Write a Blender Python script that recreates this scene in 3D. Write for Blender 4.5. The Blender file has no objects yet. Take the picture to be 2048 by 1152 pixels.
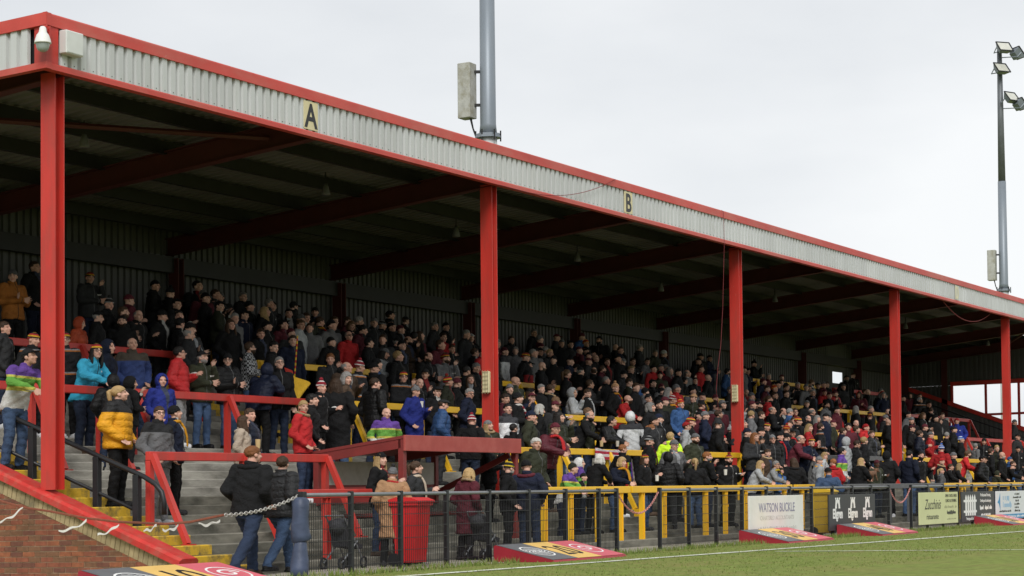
import bpy, bmesh, math, random
from mathutils import Vector, Matrix
random.seed(7)
sc = bpy.context.scene
col = sc.collection
# ------------------------------------------------------------------ camera
SL = 0.02766                       # the ground and the stand climb 2.8 % along X
YAW, PITCH, ROLL = 0.508986, 0.038, -0.0093384
CAM = Vector((-21.3779, -19.3186, 0.3338)); FPX = 4000.0; PX, PY = 1024.0, 948.0
FW = Vector((math.cos(YAW)*math.cos(PITCH), math.sin(YAW)*math.cos(PITCH), math.sin(PITCH)))
RT = Vector((math.sin(YAW), -math.cos(YAW), 0)); UP = RT.cross(FW)
RT, UP = (math.cos(ROLL)*RT + math.sin(ROLL)*UP), (-math.sin(ROLL)*RT + math.cos(ROLL)*UP)
cd = bpy.data.cameras.new('camera'); cam = bpy.data.objects.new('camera', cd); col.objects.link(cam)
m = Matrix((RT, UP, -FW)).transposed().to_4x4(); m.translation = CAM; cam.matrix_world = m
cd.sensor_width = 36; cd.lens = FPX/2048*36; cd.shift_y = (PY-576)/2048; cd.clip_end = 3000; cd.clip_start = .5
sc.camera = cam
# ------------------------------------------------------------------ sky, sun, exposure
SUN_EL, SUN_AZ = math.radians(42), math.radians(212)     # azimuth of the sun measured from +X towards +Y
w = bpy.data.worlds.new('World'); sc.world = w; w.use_nodes = True
nt = w.node_tree; nt.nodes.clear()
def N(t, kind, **kw):
    n = t.nodes.new(kind)
    for k, v in kw.items(): setattr(n, k, v)
    return n
out = N(nt, 'ShaderNodeOutputWorld'); bg = N(nt, 'ShaderNodeBackground'); bg.inputs[1].default_value = .1
sky = N(nt, 'ShaderNodeTexSky', sky_type='NISHITA', sun_disc=False, sun_elevation=SUN_EL, sun_rotation=math.pi/2-SUN_AZ)
tc = N(nt, 'ShaderNodeTexCoord'); mp = N(nt, 'ShaderNodeMapping'); mp.inputs['Scale'].default_value = (1, 1, 2.6)
no = N(nt, 'ShaderNodeTexNoise'); no.inputs['Scale'].default_value = 2.2; no.inputs['Detail'].default_value = 7; no.inputs['Roughness'].default_value = .5
rp = N(nt, 'ShaderNodeValToRGB'); rp.color_ramp.elements[0].position = .36; rp.color_ramp.elements[1].position = .62
rp.color_ramp.elements[0].color = (4.66, 4.80, 4.96, 1); rp.color_ramp.elements[1].color = (5.95, 6.02, 6.05, 1)
mx = N(nt, 'ShaderNodeMixRGB'); mx.inputs[0].default_value = .95
for a, b in ((tc.outputs['Generated'], mp.inputs[0]), (mp.outputs[0], no.inputs['Vector']), (no.outputs['Fac'], rp.inputs[0]),
             (sky.outputs[0], mx.inputs[1]), (rp.outputs[0], mx.inputs[2]), (mx.outputs[0], bg.inputs[0]), (bg.outputs[0], out.inputs[0])):
    nt.links.new(a, b)
ld = bpy.data.lights.new('sun', 'SUN'); ld.energy = 1.5; ld.angle = math.radians(25); ld.color = (1, .975, .94)
lo = bpy.data.objects.new('sun', ld); col.objects.link(lo)
sd = Vector((math.cos(SUN_AZ)*math.cos(SUN_EL), math.sin(SUN_AZ)*math.cos(SUN_EL), math.sin(SUN_EL)))
lo.rotation_euler = sd.to_track_quat('Z', 'Y').to_euler()
vs = sc.view_settings; vs.view_transform = 'Standard'; vs.look = 'None'; vs.gamma = 1; vs.exposure = 0.7; vs.use_curve_mapping = False
sc.render.engine = 'CYCLES'; sc.cycles.use_denoising = True; sc.cycles.max_bounces = 6; sc.cycles.diffuse_bounces = 3
# ------------------------------------------------------------------ pixel -> place
def ray(x, y): return FW + (x-PX)/FPX*RT - (y-PY)/FPX*UP
def unY(x, y, Y):
    d = ray(x, y); t = (Y-CAM.y)/d.y; p = CAM+d*t; return p.x, p.y, p.z-SL*p.x
def unX(x, y, X):
    d = ray(x, y); t = (X-CAM.x)/d.x; p = CAM+d*t; return p.x, p.y, p.z-SL*p.x
def unP(x, y, a, b):
    d = ray(x, y); t = (a+b*CAM.y-CAM.z+SL*CAM.x)/(d.z-SL*d.x-b*d.y); p = CAM+d*t; return p.x, p.y, p.z-SL*p.x
# ------------------------------------------------------------------ materials
MATS = {}
def mat(name, c, rough=.75, var=.12, vs_=6.0, bump=0.0, bs=60.0, metal=0.0, dirt=None, dirts=1.2, dirtamt=.5, spec=.35, attr=None, coat=0.0, stretch=(1, 1, 1), chip=None, objvar=0.0):
    if name in MATS: return MATS[name]
    M = bpy.data.materials.new(name); M.use_nodes = True; t = M.node_tree; b = t.nodes['Principled BSDF']
    b.inputs['Roughness'].default_value = rough; b.inputs['Metallic'].default_value = metal
    b.inputs['Specular IOR Level'].default_value = spec; b.inputs['Coat Weight'].default_value = coat
    L = t.links.new; co = N(t, 'ShaderNodeTexCoord'); geo = N(t, 'ShaderNodeNewGeometry')
    mpn = N(t, 'ShaderNodeMapping'); mpn.inputs['Scale'].default_value = stretch; L(geo.outputs['Position'], mpn.inputs[0])
    n1 = N(t, 'ShaderNodeTexNoise'); n1.inputs['Scale'].default_value = vs_; n1.inputs['Detail'].default_value = 6; L(mpn.outputs[0], n1.inputs['Vector'])
    hsv = N(t, 'ShaderNodeHueSaturation'); hsv.inputs['Color'].default_value = (*c, 1)
    mr = N(t, 'ShaderNodeMapRange'); mr.inputs[1].default_value = .25; mr.inputs[2].default_value = .75
    mr.inputs[3].default_value = 1-var; mr.inputs[4].default_value = 1+var
    L(n1.outputs['Fac'], mr.inputs[0]); L(mr.outputs[0], hsv.inputs['Value']); cur = hsv.outputs[0]
    if dirt:
        n2 = N(t, 'ShaderNodeTexNoise'); n2.inputs['Scale'].default_value = dirts; n2.inputs['Detail'].default_value = 8; n2.inputs['Roughness'].default_value = .65
        L(mpn.outputs[0], n2.inputs['Vector'])
        r2 = N(t, 'ShaderNodeMapRange'); r2.inputs[1].default_value = .45; r2.inputs[2].default_value = .68; r2.inputs[4].default_value = dirtamt
        L(n2.outputs['Fac'], r2.inputs[0]); mm = N(t, 'ShaderNodeMixRGB'); mm.inputs[2].default_value = (*dirt, 1)
        L(r2.outputs[0], mm.inputs[0]); L(cur, mm.inputs[1]); cur = mm.outputs[0]
    if chip:
        n4 = N(t, 'ShaderNodeTexNoise'); n4.inputs['Scale'].default_value = 11; n4.inputs['Detail'].default_value = 10; n4.inputs['Roughness'].default_value = .75; L(geo.outputs['Position'], n4.inputs['Vector'])
        r4 = N(t, 'ShaderNodeMapRange'); r4.inputs[1].default_value = .655; r4.inputs[2].default_value = .69; L(n4.outputs['Fac'], r4.inputs[0])
        m4 = N(t, 'ShaderNodeMixRGB'); m4.inputs[2].default_value = (*chip, 1); L(r4.outputs[0], m4.inputs[0]); L(cur, m4.inputs[1]); cur = m4.outputs[0]
    if objvar:
        oi = N(t, 'ShaderNodeObjectInfo'); r5 = N(t, 'ShaderNodeMapRange'); r5.inputs[3].default_value = 1-objvar; r5.inputs[4].default_value = 1+objvar; L(oi.outputs['Random'], r5.inputs[0])
        m5 = N(t, 'ShaderNodeMixRGB', blend_type='MULTIPLY'); m5.inputs[0].default_value = 1; L(cur, m5.inputs[1]); L(r5.outputs[0], m5.inputs[2]); cur = m5.outputs[0]
    L(cur, b.inputs['Base Color'])
    if bump:
        n3 = N(t, 'ShaderNodeTexNoise'); n3.inputs['Scale'].default_value = bs; n3.inputs['Detail'].default_value = 4; L(mpn.outputs[0], n3.inputs['Vector'])
        bp = N(t, 'ShaderNodeBump'); bp.inputs['Strength'].default_value = bump; bp.inputs['Distance'].default_value = .02
        L(n3.outputs['Fac'], bp.inputs['Height']); L(bp.outputs[0], b.inputs['Normal'])
    MATS[name] = M; return M
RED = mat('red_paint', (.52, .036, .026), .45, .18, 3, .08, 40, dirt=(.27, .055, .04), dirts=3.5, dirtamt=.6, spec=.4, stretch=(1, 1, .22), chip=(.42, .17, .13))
REDTRIM = mat('red_trim', (.50, .062, .048), .5, .16, 2, .05, 30, dirt=(.48, .17, .13), dirts=1.6, dirtamt=.55, stretch=(.4, 1, 1), chip=(.52, .30, .26))
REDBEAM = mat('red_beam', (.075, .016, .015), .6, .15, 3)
MAROON = mat('maroon_paint', (.21, .030, .027), .5, .15, 3, .05, 30, dirt=(.12, .03, .025), dirts=2, dirtamt=.5)
YEL = mat('yellow_paint', (.84, .49, .022), .42, .12, 3, .05, 40, dirt=(.55, .28, .04), dirts=3, dirtamt=.3)
YELSTEP = mat('yellow_step_paint', (.70, .44, .035), .75, .22, 5, .2, 60, dirt=(.09, .085, .06), dirts=5, dirtamt=.9)
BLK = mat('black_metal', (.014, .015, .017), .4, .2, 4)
GREYRAIL = mat('grey_rail', (.20, .21, .22), .35, .12, 4, metal=.4)
CLAD = mat('grey_cladding', (.50, .515, .515), .45, .05, 1.2, .03, 20, dirt=(.38, .385, .36), dirts=5, dirtamt=.35, stretch=(1, 1, .12), objvar=.06)
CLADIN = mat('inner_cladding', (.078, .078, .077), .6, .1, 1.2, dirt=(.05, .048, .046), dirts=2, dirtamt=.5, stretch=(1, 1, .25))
ROOFIN = mat('roof_lining_sheet', (.165, .160, .158), .7, .12, 1.5, dirt=(.09, .085, .08), dirts=1, dirtamt=.5, stretch=(1, .4, 1))
PURL = mat('dark_steel', (.018, .018, .018), .6, .2, 3)
CONC = mat('concrete', (.36, .345, .30), .9, .25, 5, .4, 50, dirt=(.085, .08, .066), dirts=1.1, dirtamt=.9, stretch=(.6, 1, 2.4))
CONCLOW = mat('mossy_concrete', (.20, .19, .155), .92, .25, 5, .4, 50, dirt=(.045, .045, .034), dirts=1.4, dirtamt=.9, stretch=(.7, 1, 2.0))
WALK = mat('walkway_concrete', (.34, .31, .26), .9, .16, 3, .3, 40, dirt=(.15, .14, .12), dirts=1.2, dirtamt=.6)
GRASS = mat('pitch_grass', (.165, .205, .050), .95, .38, 7, .9, 26, dirt=(.215, .185, .070), dirts=.8, dirtamt=.7, spec=.1)
LINE = mat('chalk_line', (.66, .68, .58), .9, .2, 20, dirt=(.17, .19, .06), dirts=7, dirtamt=.95)
MORTAR = mat('mortar', (.46, .36, .24), .95, .15, 20, .3, 80)
HEADER = mat('buff_block', (.40, .31, .17), .9, .2, 7, .3, 60, dirt=(.13, .11, .07), dirts=4, dirtamt=.7)
GALV = mat('galvanised_steel', (.21, .24, .275), .45, .12, 2, metal=.25, dirt=(.2, .21, .22), dirts=2, dirtamt=.4, stretch=(1, 1, .3))
WHITE = mat('white_paint', (.72, .72, .70), .5, .06, 3)
CREAM = mat('cream_plate', (.62, .55, .34), .6, .08, 8)
# ------------------------------------------------------------------ mesh builder (stand frame: z is height above the sloping ground)
class MB:
    def __init__(s): s.v = []; s.f = []; s.mi = []
    def add(s, vs, fs, mi=0):
        o = len(s.v); s.v += [tuple(p) for p in vs]; s.f += [tuple(i+o for i in f) for f in fs]; s.mi += [mi]*len(fs); return s
    def box(s, x0, x1, y0, y1, z0, z1, mi=0):
        v = [(x, y, z) for z in (z0, z1) for y in (y0, y1) for x in (x0, x1)]
        return s.add(v, [(0, 2, 3, 1), (4, 5, 7, 6), (0, 1, 5, 4), (2, 6, 7, 3), (0, 4, 6, 2), (1, 3, 7, 5)], mi)
    def bbox(s, x0, x1, y0, y1, z0, z1, b=.006, mi=0):      # box with chamfered edges
        bm = bmesh.new(); bmesh.ops.create_cube(bm, size=1)
        for v in bm.verts: v.co = Vector(((x0+x1)/2+v.co.x*(x1-x0), (y0+y1)/2+v.co.y*(y1-y0), (z0+z1)/2+v.co.z*(z1-z0)))
        bmesh.ops.bevel(bm, geom=bm.edges[:], offset=b, segments=1, affect='EDGES')
        return s.bm(bm, mi)
    def bm(s, bm, mi=0):
        bm.verts.ensure_lookup_table(); bm.verts.index_update()
        s.add([v.co[:] for v in bm.verts], [[v.index for v in f.verts] for f in bm.faces], mi); bm.free(); return s
    def bar(s, p, q, wx, wy, mi=0, ref=(0, 0, 1)):          # rectangular bar from p to q
        p, q = Vector(p), Vector(q); d = (q-p).normalized(); r = Vector(ref)
        if abs(d.dot(r)) > .95: r = Vector((1, 0, 0))
        a = d.cross(r).normalized(); b = d.cross(a)
        v = [c+a*(i*wx/2)+b*(j*wy/2) for c in (p, q) for i, j in ((-1, -1), (1, -1), (1, 1), (-1, 1))]
        return s.add(v, [(3, 2, 1, 0), (4, 5, 6, 7), (0, 1, 5, 4), (1, 2, 6, 5), (2, 3, 7, 6), (3, 0, 4, 7)], mi)
    def tube(s, pts, r, n=8, mi=0, caps=True, radii=None):
        pts = [Vector(p) for p in pts]; rings = []; prev = None
        for i, p in enumerate(pts):
            d = (pts[min(i+1, len(pts)-1)]-pts[max(i-1, 0)]).normalized()
            if prev is None:
                a = d.cross(Vector((0, 0, 1)));  a = d.cross(Vector((1, 0, 0))) if a.length < .1 else a
            else: a = prev-d*prev.dot(d)
            a.normalize(); prev = a; b = d.cross(a); rr = radii[i] if radii else r
            rings.append([p+(a*math.cos(2*math.pi*k/n)+b*math.sin(2*math.pi*k/n))*rr for k in range(n)])
        v = [x for g in rings for x in g]; f = []
        for i in range(len(rings)-1):
            for k in range(n): f.append((i*n+k, i*n+(k+1) % n, (i+1)*n+(k+1) % n, (i+1)*n+k))
        if caps: f += [tuple(range(n))[::-1], tuple((len(rings)-1)*n+k for k in range(n))]
        return s.add(v, f, mi)
    def prism(s, poly, h0, h1, axis='z', mi=0):             # polygon extruded along an axis
        n = len(poly); P = {'z': lambda a, b, h: (a, b, h), 'x': lambda a, b, h: (h, a, b), 'y': lambda a, b, h: (a, h, b)}[axis]
        v = [P(a, b, h0) for a, b in poly]+[P(a, b, h1) for a, b in poly]
        return s.add(v, [tuple(range(n))[::-1], tuple(range(n, 2*n))]+[(i, (i+1) % n, n+(i+1) % n, n+i) for i in range(n)], mi)
    def mesh(s, name, mats, org=(0, 0, 0), smooth=False, shear=True):
        me = bpy.data.meshes.new(name); ox, oy, oz = org
        me.from_pydata([(x-ox, y-oy, z-oz+(SL*(x-ox) if shear else 0)) for x, y, z in s.v], [], s.f)
        for M in (mats if isinstance(mats, (list, tuple)) else [mats]): me.materials.append(M)
        me.polygons.foreach_set('material_index', s.mi)
        bm = bmesh.new(); bm.from_mesh(me); bmesh.ops.recalc_face_normals(bm, faces=bm.faces[:]); bm.to_mesh(me); bm.free()
        if smooth: me.polygons.foreach_set('use_smooth', [True]*len(me.polygons))
        me.update(); return me
    def build(s, name, mats, parent=None, org=None, smooth=False, shear=True, **props):
        if org is None:
            xs = [p[0] for p in s.v]; ys = [p[1] for p in s.v]; zs = [p[2] for p in s.v]
            org = ((min(xs)+max(xs))/2, (min(ys)+max(ys))/2, min(zs))
        return put(name, s.mesh(name, mats, org, smooth, shear), org, parent, **props)
ORG = {}
def put(name, me, org, parent=None, rz=0, **props):
    o = bpy.data.objects.new(name, me); col.objects.link(o)
    wz = Vector((org[0], org[1], org[2]+SL*org[0])); ORG[o.name] = wz
    if parent: o.parent = parent; o.location = wz-ORG[parent.name]
    else: o.location = wz
    o.rotation_euler.z = rz
    for k, v in props.items(): o[k] = v
    return o
def empty(name, org, label, category, group=None, kind=None):
    o = put(name, None, org); o['label'] = label
    if category: o['category'] = category
    if group: o['group'] = group
    if kind: o['kind'] = kind
    return o
def text_mesh(MBo, s, at, size, axis='x', squash=1.0, shear=0.0, depth=.004, bold=0.0, align='CENTER', mi=0, frame=None):
    """lettering as thin solid letters; at = centre baseline, written along +X on a wall that faces -Y (frame: origin, right, up, normal)"""
    cu = bpy.data.curves.new('lettering', 'FONT'); cu.body = s; cu.size = size; cu.align_x = align; cu.extrude = depth/2; cu.shear = shear; cu.offset = bold; cu.resolution_u = 3
    ob = bpy.data.objects.new('lettering', cu); col.objects.link(ob); dg = bpy.context.evaluated_depsgraph_get(); dg.update()
    me = bpy.data.meshes.new_from_object(ob.evaluated_get(dg))
    if frame: o, r, u, n = [Vector(q) for q in frame]
    else: o, r, u, n = Vector(at), Vector((1, 0, 0)), Vector((0, 0, 1)), Vector((0, -1, 0))
    MBo.add([o+r*v.co.x*squash+u*v.co.y+n*v.co.z for v in me.vertices], [tuple(p.vertices) for p in me.polygons], mi)
    bpy.data.objects.remove(ob); bpy.data.curves.remove(cu); bpy.data.meshes.remove(me)
TA, TB = 1.2, .39                   # nosing line of the terrace: z = TA + TB*Y
RI, NST = .14, 30
def stepY(k): return (RI*k-TA)/TB
def groundz(Y):
    k = math.floor((Y*TB+TA)/RI+1e-6); return 0.004 if k < 1 else RI*min(k, NST)
XE, YB, SP = 62.0, 8.0, 12.4
# ------------------------------------------------------------------ ground
def ground_z(x): return SL*max(-70, min(130, x))
g = MB(); xs = [-900, -300, -70, -40, -20, 0, 20, 40, 60, 90, 130, 400, 1200]; ys = [-900, -250, -60, -20, -4, 12, 60, 250, 900]
g.v = [(x, y, ground_z(x)) for y in ys for x in xs]; n = len(xs)
for j in range(len(ys)-1):
    for i in range(n-1): g.f.append((j*n+i, j*n+i+1, (j+1)*n+i+1, (j+1)*n+i)); g.mi.append(0)
g.build('ground', GRASS, org=(0, 0, 0), shear=False, kind='structure', label='worn green and brown rugby pitch grass sloping gently')
MB().box(-30, XE+8, -4.42, -2.3, -.05, .004).build('path', WALK, kind='structure', label='pale concrete walkway between black fence and terrace')
def strip(pts, wd, z=.008):
    b = MB(); L_ = []
    for i, (x, y) in enumerate(pts):
        a = Vector(pts[max(i-1, 0)]); c = Vector(pts[min(i+1, len(pts)-1)]); d = (c-a).normalized(); nn = Vector((-d.y, d.x))
        e = wd*random.uniform(.42, .58)
        L_ += [(x+nn.x*e, y+nn.y*e, z), (x-nn.x*e, y-nn.y*e, z)]
    b.add(L_, [(2*i, 2*i+1, 2*i+3, 2*i+2) for i in range(len(pts)-1)]); return b
strip([(-12+i*.5, -4.6-.083*(-12+i*.5)-1.0) for i in range(170)], .24).build('touchline', LINE, kind='structure', label='white chalk touchline on the pitch')
strip([(9.6-.02*i, -7.0-.4*i) for i in range(60)], .16).build('field_line', LINE, kind='structure', label='faint white cross line meeting the touchline')
random.seed(3)
tu = MB()
for i in range(26000):
    if i < 9000:
        x = random.uniform(-6, 45); y = -4.45-abs(random.gauss(0, .14)); h = random.uniform(.04, .12)
    else:
        x = random.uniform(-9, 30)**1.0; y = random.uniform(-4.45, -11); h = random.uniform(.010, .030)
    a = random.uniform(0, 6.28); wd_ = random.uniform(.004, .011); dx, dy = math.cos(a)*wd_, math.sin(a)*wd_; lx, ly = random.gauss(0, h*.35), random.gauss(0, h*.35)
    tu.add([(x-dx, y-dy, 0), (x+dx, y+dy, 0), (x+lx, y+ly, h)], [(0, 1, 2)], random.choice((0, 0, 1)))
tu.build('grass_blades', [mat('blade_green', (.145, .20, .046), .9, .3, 9, spec=.1), mat('blade_straw', (.205, .21, .075), .9, .3, 9, spec=.1)], kind='stuff', label='short grass blades along the pitch edge')
# ------------------------------------------------------------------ terrace
ter = empty('terrace', (30, 0, 0), 'stepped grey concrete standing terrace with yellow painted gangway edges', None, kind='structure')
for k in range(1, NST+1):
    y0, y1 = stepY(k), (stepY(k+1)+.03 if k < NST else YB); z = RI*k
    b = MB(); x0, x1 = .12, XE-.1
    prof = [(y0, z-RI-.02), (y0, z-.012), (y0+.012, z), (y1, z), (y1, z-RI-.02)]
    b.prism(prof, x0, x1, 'x'); st = b.build('step', CONC if k > 8 else CONCLOW, ter)
    if k > 1 or True:
        e = .0035
        for gx0, gx1, kmin, kmax in ((.17, .98, 1, NST), (9.05, 9.95, 13, 28), (24.2, 25.1, 8, 28), (35.2, 36.1, 8, 28), (49.3, 50.2, 3, 28)):
            if kmin <= k <= kmax:
                j = random.uniform(-.05, .12)
                MB().add([(gx0, y0-e, z-RI+.004), (gx1+j, y0-e, z-RI+.004), (gx1+j, y0-e, z-.01), (gx0, y0-e, z-.01), (gx0, y0+.008, z+e), (gx1+j, y0+.008, z+e), (gx1+j, y0+.13, z+e), (gx0, y0+.13, z+e)],
                         [(0, 1, 2, 3), (3, 2, 5, 4), (4, 5, 6, 7)]).build('painted_edge', YELSTEP, st)
# ------------------------------------------------------------------ brick flank wall
bw = empty('brick_wall', (-.1, 1, 0), 'red brick flank wall with buff header course and sloping red coping', 'wall')
WX0, WX1 = -.16, .10
def copz(y): return TA+TB*y+.0
low = lambda y: copz(y)-.31
yend = -2.30
core = MB(); core.prism([(yend+.06, 0), (8.0, 0), (8.0, low(8.0)+.06), (yend+.3, low(yend+.3)+.06), (yend+.06, .02)], WX0+.008, WX1-.008, 'x'); core.build('mortar_core', MORTAR, bw)
bcols = [mat('brick_%s' % n_, c, .9, .25, 18, .4, 90, dirt=d, dirts=6, dirtamt=.5) for n_, c, d in (
    ('red', (.26, .088, .050), (.16, .05, .035)), ('dark', (.175, .072, .047), (.10, .04, .035)), ('brown', (.205, .10, .055), (.11, .06, .035)), ('orange', (.31, .11, .054), (.16, .045, .03)))]
bl, bh, gp = .225, .075, .010
random.seed(11)
def clip_brick(y0, y1, z0, z1):
    # keep the part under the sloping line low(y)
    poly = [(y0, z0), (y1, z0), (y1, z1), (y0, z1)]; outp = []
    for i in range(4):
        a, b = poly[i], poly[(i+1) % 4]; fa, fb = low(a[0])-a[1], low(b[0])-b[1]
        if fa >= 0: outp.append(a)
        if fa*fb < 0: t = fa/(fa-fb); outp.append((a[0]+(b[0]-a[0])*t, a[1]+(b[1]-a[1])*t))
    return outp
full = {}
for r in range(0, 34):
    z0 = .008+r*bh; y = yend+.02-(bl/2 if r % 2 else 0)
    while y < 1.9:
        a, b = max(y, yend+.02), y+bl-gp
        if b-a > .03:
            pl = clip_brick(a, b, z0, z0+bh-gp)
            if len(pl) >= 3 and max(p[1] for p in pl)-z0 > .006:
                off = random.uniform(-.003, .002); M = random.choices(bcols, (5, 3, 3, 2))[0]
                if len(pl) == 4 and abs(b-a-(bl-gp)) < 1e-4 and pl[2][1] > z0+bh-gp-1e-4 and pl[3][1] > z0+bh-gp-1e-4:
                    if M.name not in full:
                        full[M.name] = MB().prism([(-(bl-gp)/2, 0), ((bl-gp)/2, 0), ((bl-gp)/2, bh-gp), (-(bl-gp)/2, bh-gp)], -.05, .05, 'x').mesh('brick', M)
                    put('brick', full[M.name], (WX0+.05+off, (a+b)/2, z0), bw)
                else: MB().prism(pl, WX0+off, WX0+.1, 'x').build('brick', M, bw)
        y += bl
bt = bpy.data.materials.new('brickwork_upper'); bt.use_nodes = True; t_ = bt.node_tree
br = N(t_, 'ShaderNodeTexBrick'); br.inputs['Color1'].default_value = (.165, .047, .034, 1); br.inputs['Color2'].default_value = (.11, .045, .034, 1); br.inputs['Mortar'].default_value = (.46, .36, .24, 1)
br.inputs['Scale'].default_value = 1; br.inputs['Brick Width'].default_value = .225; br.inputs['Row Height'].default_value = .075; br.inputs['Mortar Size'].default_value = .006
ge = N(t_, 'ShaderNodeNewGeometry'); sx = N(t_, 'ShaderNodeSeparateXYZ'); cx_ = N(t_, 'ShaderNodeCombineXYZ')
t_.links.new(ge.outputs['Position'], sx.inputs[0]); t_.links.new(sx.outputs['Y'], cx_.inputs[0]); t_.links.new(sx.outputs['Z'], cx_.inputs[1]); t_.links.new(cx_.outputs[0], br.inputs['Vector']); t_.links.new(br.outputs[0], t_.nodes['Principled BSDF'].inputs['Base Color'])
MB().prism([(1.9, 0), (8, 0), (8, low(8)), (1.9, low(1.9))], WX0, WX0+.1, 'x').build('upper_brickwork', bt, bw)
# sloping header course and coping
ang = math.atan(TB); du = Vector((0, math.cos(ang), math.sin(ang))); dn = Vector((0, -math.sin(ang), math.cos(ang)))
base = Vector((0, yend-.02, low(yend-.02)))
for i in range(52):
    c = base+du*(.10+i*.0875); h = .19
    p0, p1 = c, c+du*.079; j = random.uniform(-.004, .003); lean = du*.035
    q = [p0, p1, p1+dn*h+lean, p0+dn*h+lean]
    MB().prism([(v.y, v.z) for v in q], WX0-.004+j, WX0+.1, 'x').build('header_block', HEADER, bw)
MB().prism([(yend+.04, .0), (yend+.28, 0), (yend+.30, .06), (yend-.06, low(yend)+.2), (yend-.16, low(yend)+.19), (yend-.14, .0)], WX0-.003, WX1, 'x').build('end_block', HEADER, bw)
cpb = MB(); pa = Vector((0, -2.44, copz(-2.44))); pb = Vector((0, 8.0, copz(8.0)))
for prof in ([(-.235, -.10), (.17, -.10), (.17, -.02), (.12, .012), (-.185, .012), (-.235, -.02)],):
    vv = []
    for P in (pa, pb): vv += [P+Vector((a, 0, 0))+dn*b_ for a, b_ in prof]
    cpb.add(vv, [(0, 1, 2, 3, 4, 5), (11, 10, 9, 8, 7, 6)]+[(i, (i+1) % 6, 6+(i+1) % 6, 6+i) for i in range(6)])
cop = cpb.build('coping', mat('red_coping_paint', (.50, .035, .028), .5, .16, 5, .25, 50, dirt=(.40, .14, .10), dirts=7, dirtamt=.55), bw)
# black handrail beside the gangway
hr = empty('handrail', (.38, -.5, .6), 'black tubular stair handrail along the sloping red coping', 'handrail')
hx = .40
def hz(y): return 1.87+TB*(y+.05)*.98
top = [(hx, y, hz(y)) for y in (8, 5, 2.0, 0, -.6, -1.3)]+[(hx, -1.5, hz(-1.5)-.03), (hx, -1.62, hz(-1.62)-.10), (hx, -1.66, hz(-1.66)-.22), (hx, -1.66, hz(-1.66)-.40)]
MB().tube(top, .036, 10).build('top_rail', BLK, hr, smooth=True)
MB().tube([(hx, 8, hz(8)-.52), (hx, -1.18, hz(-1.18)-.52)], .027, 8).build('lower_rail', BLK, hr, smooth=True)
for y in (.75, -.46, -1.18, 2.4, 4.1, 5.8):
    MB().bbox(hx-.045, hx+.045, y-.05, y+.05, groundz(y), hz(y)-.02, .005).build('post', BLK, hr)
# ------------------------------------------------------------------ the stand
stand = empty('grandstand', (31, 4, 0), 'long covered terrace stand with red columns and grey corrugated fascia', 'grandstand')
ZE, ZT = 7.10, 7.86                # underside and top of the fascia
RS = -.096                         # roof slope towards the back
def ibeam_col(x, y, z0, z1, dx=.20, dy=.26, t=.018):
    b = MB(); b.box(x-dx/2, x-dx/2+t, y-dy/2, y+dy/2, z0, z1); b.box(x+dx/2-t, x+dx/2, y-dy/2, y+dy/2, z0, z1)
    b.box(x-dx/2+t, x+dx/2-t, y-.012, y+.012, z0, z1); return b
for k in range(6):
    x = k*SP; z0 = groundz(0)-.3 if k else copz(.1)
    c = ibeam_col(x, 0, z0, ZE+.03); c.build('column', RED, stand)
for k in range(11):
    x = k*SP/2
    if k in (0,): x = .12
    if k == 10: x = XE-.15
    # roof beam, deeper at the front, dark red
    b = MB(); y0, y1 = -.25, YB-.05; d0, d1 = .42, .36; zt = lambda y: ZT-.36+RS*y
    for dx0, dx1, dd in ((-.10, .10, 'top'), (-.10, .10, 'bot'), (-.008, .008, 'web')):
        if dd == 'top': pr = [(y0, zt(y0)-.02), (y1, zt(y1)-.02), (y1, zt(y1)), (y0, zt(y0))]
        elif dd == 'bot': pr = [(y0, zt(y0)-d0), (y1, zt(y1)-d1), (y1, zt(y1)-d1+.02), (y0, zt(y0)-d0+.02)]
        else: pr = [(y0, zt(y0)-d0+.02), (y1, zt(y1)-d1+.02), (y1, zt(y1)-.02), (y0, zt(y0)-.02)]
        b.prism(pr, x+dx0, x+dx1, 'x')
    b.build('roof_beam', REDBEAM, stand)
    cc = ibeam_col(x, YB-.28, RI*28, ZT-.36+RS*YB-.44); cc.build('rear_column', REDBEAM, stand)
for y in (.16, 1.6, 3.0, 4.4, 5.8, 7.2):
    zc = ZT-.36+RS*y; dp = -.20 if y < .5 else -.04
    MB().box(-.4, XE+.2, y-.05, y+.05, zc+dp, zc+.19).build('purlin', PURL, stand)
MB().box(0, XE, YB-.30, YB-.16, 5.98, 6.32).build('eaves_beam', PURL, stand)
def trap(pitch, crest, slope, depth, n, x0=0.0):     # trapezoidal sheet profile, one metre wide
    p = []; 
    for i in range(n):
        a = x0+i*pitch; p += [(a, 0), (a+slope, -depth), (a+slope+crest, -depth), (a+2*slope+crest, 0)]
    p.append((x0+n*pitch, 0)); return p
def sheet(profile, A, B, th, to3):   # A,B : end parameters ; to3(u,off,t)
    n = len(profile); v = []
    for t in (A, B):
        v += [to3(u, o, t) for u, o in profile]+[to3(u, o+th, t) for u, o in profile]
    f = []
    for i in range(n-1):
        f += [(i, i+1, 2*n+i+1, 2*n+i), (n+i+1, n+i, 3*n+i, 3*n+i+1), (i+1, i, n+i, n+i+1), (2*n+i, 2*n+i+1, 3*n+i+1, 3*n+i)]
    f += [(0, 2*n, 3*n, n), (n-1, 2*n-1, 4*n-1, 3*n-1)]
    return MB().add(v, f)
PF = trap(.2, .112, .016, .045, 5)
fas = put('fascia', MB().box(-.36, XE+.36, -.245, -.225, ZE+.02, ZT-.05).mesh('fascia_backing', PURL, (31, -.235, ZE)), (31, -.235, ZE), stand)
shb = sheet(PF, ZE+.06, ZT-.17, .003, lambda u, o, z: (u-.5, -.29+o, z))
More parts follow.
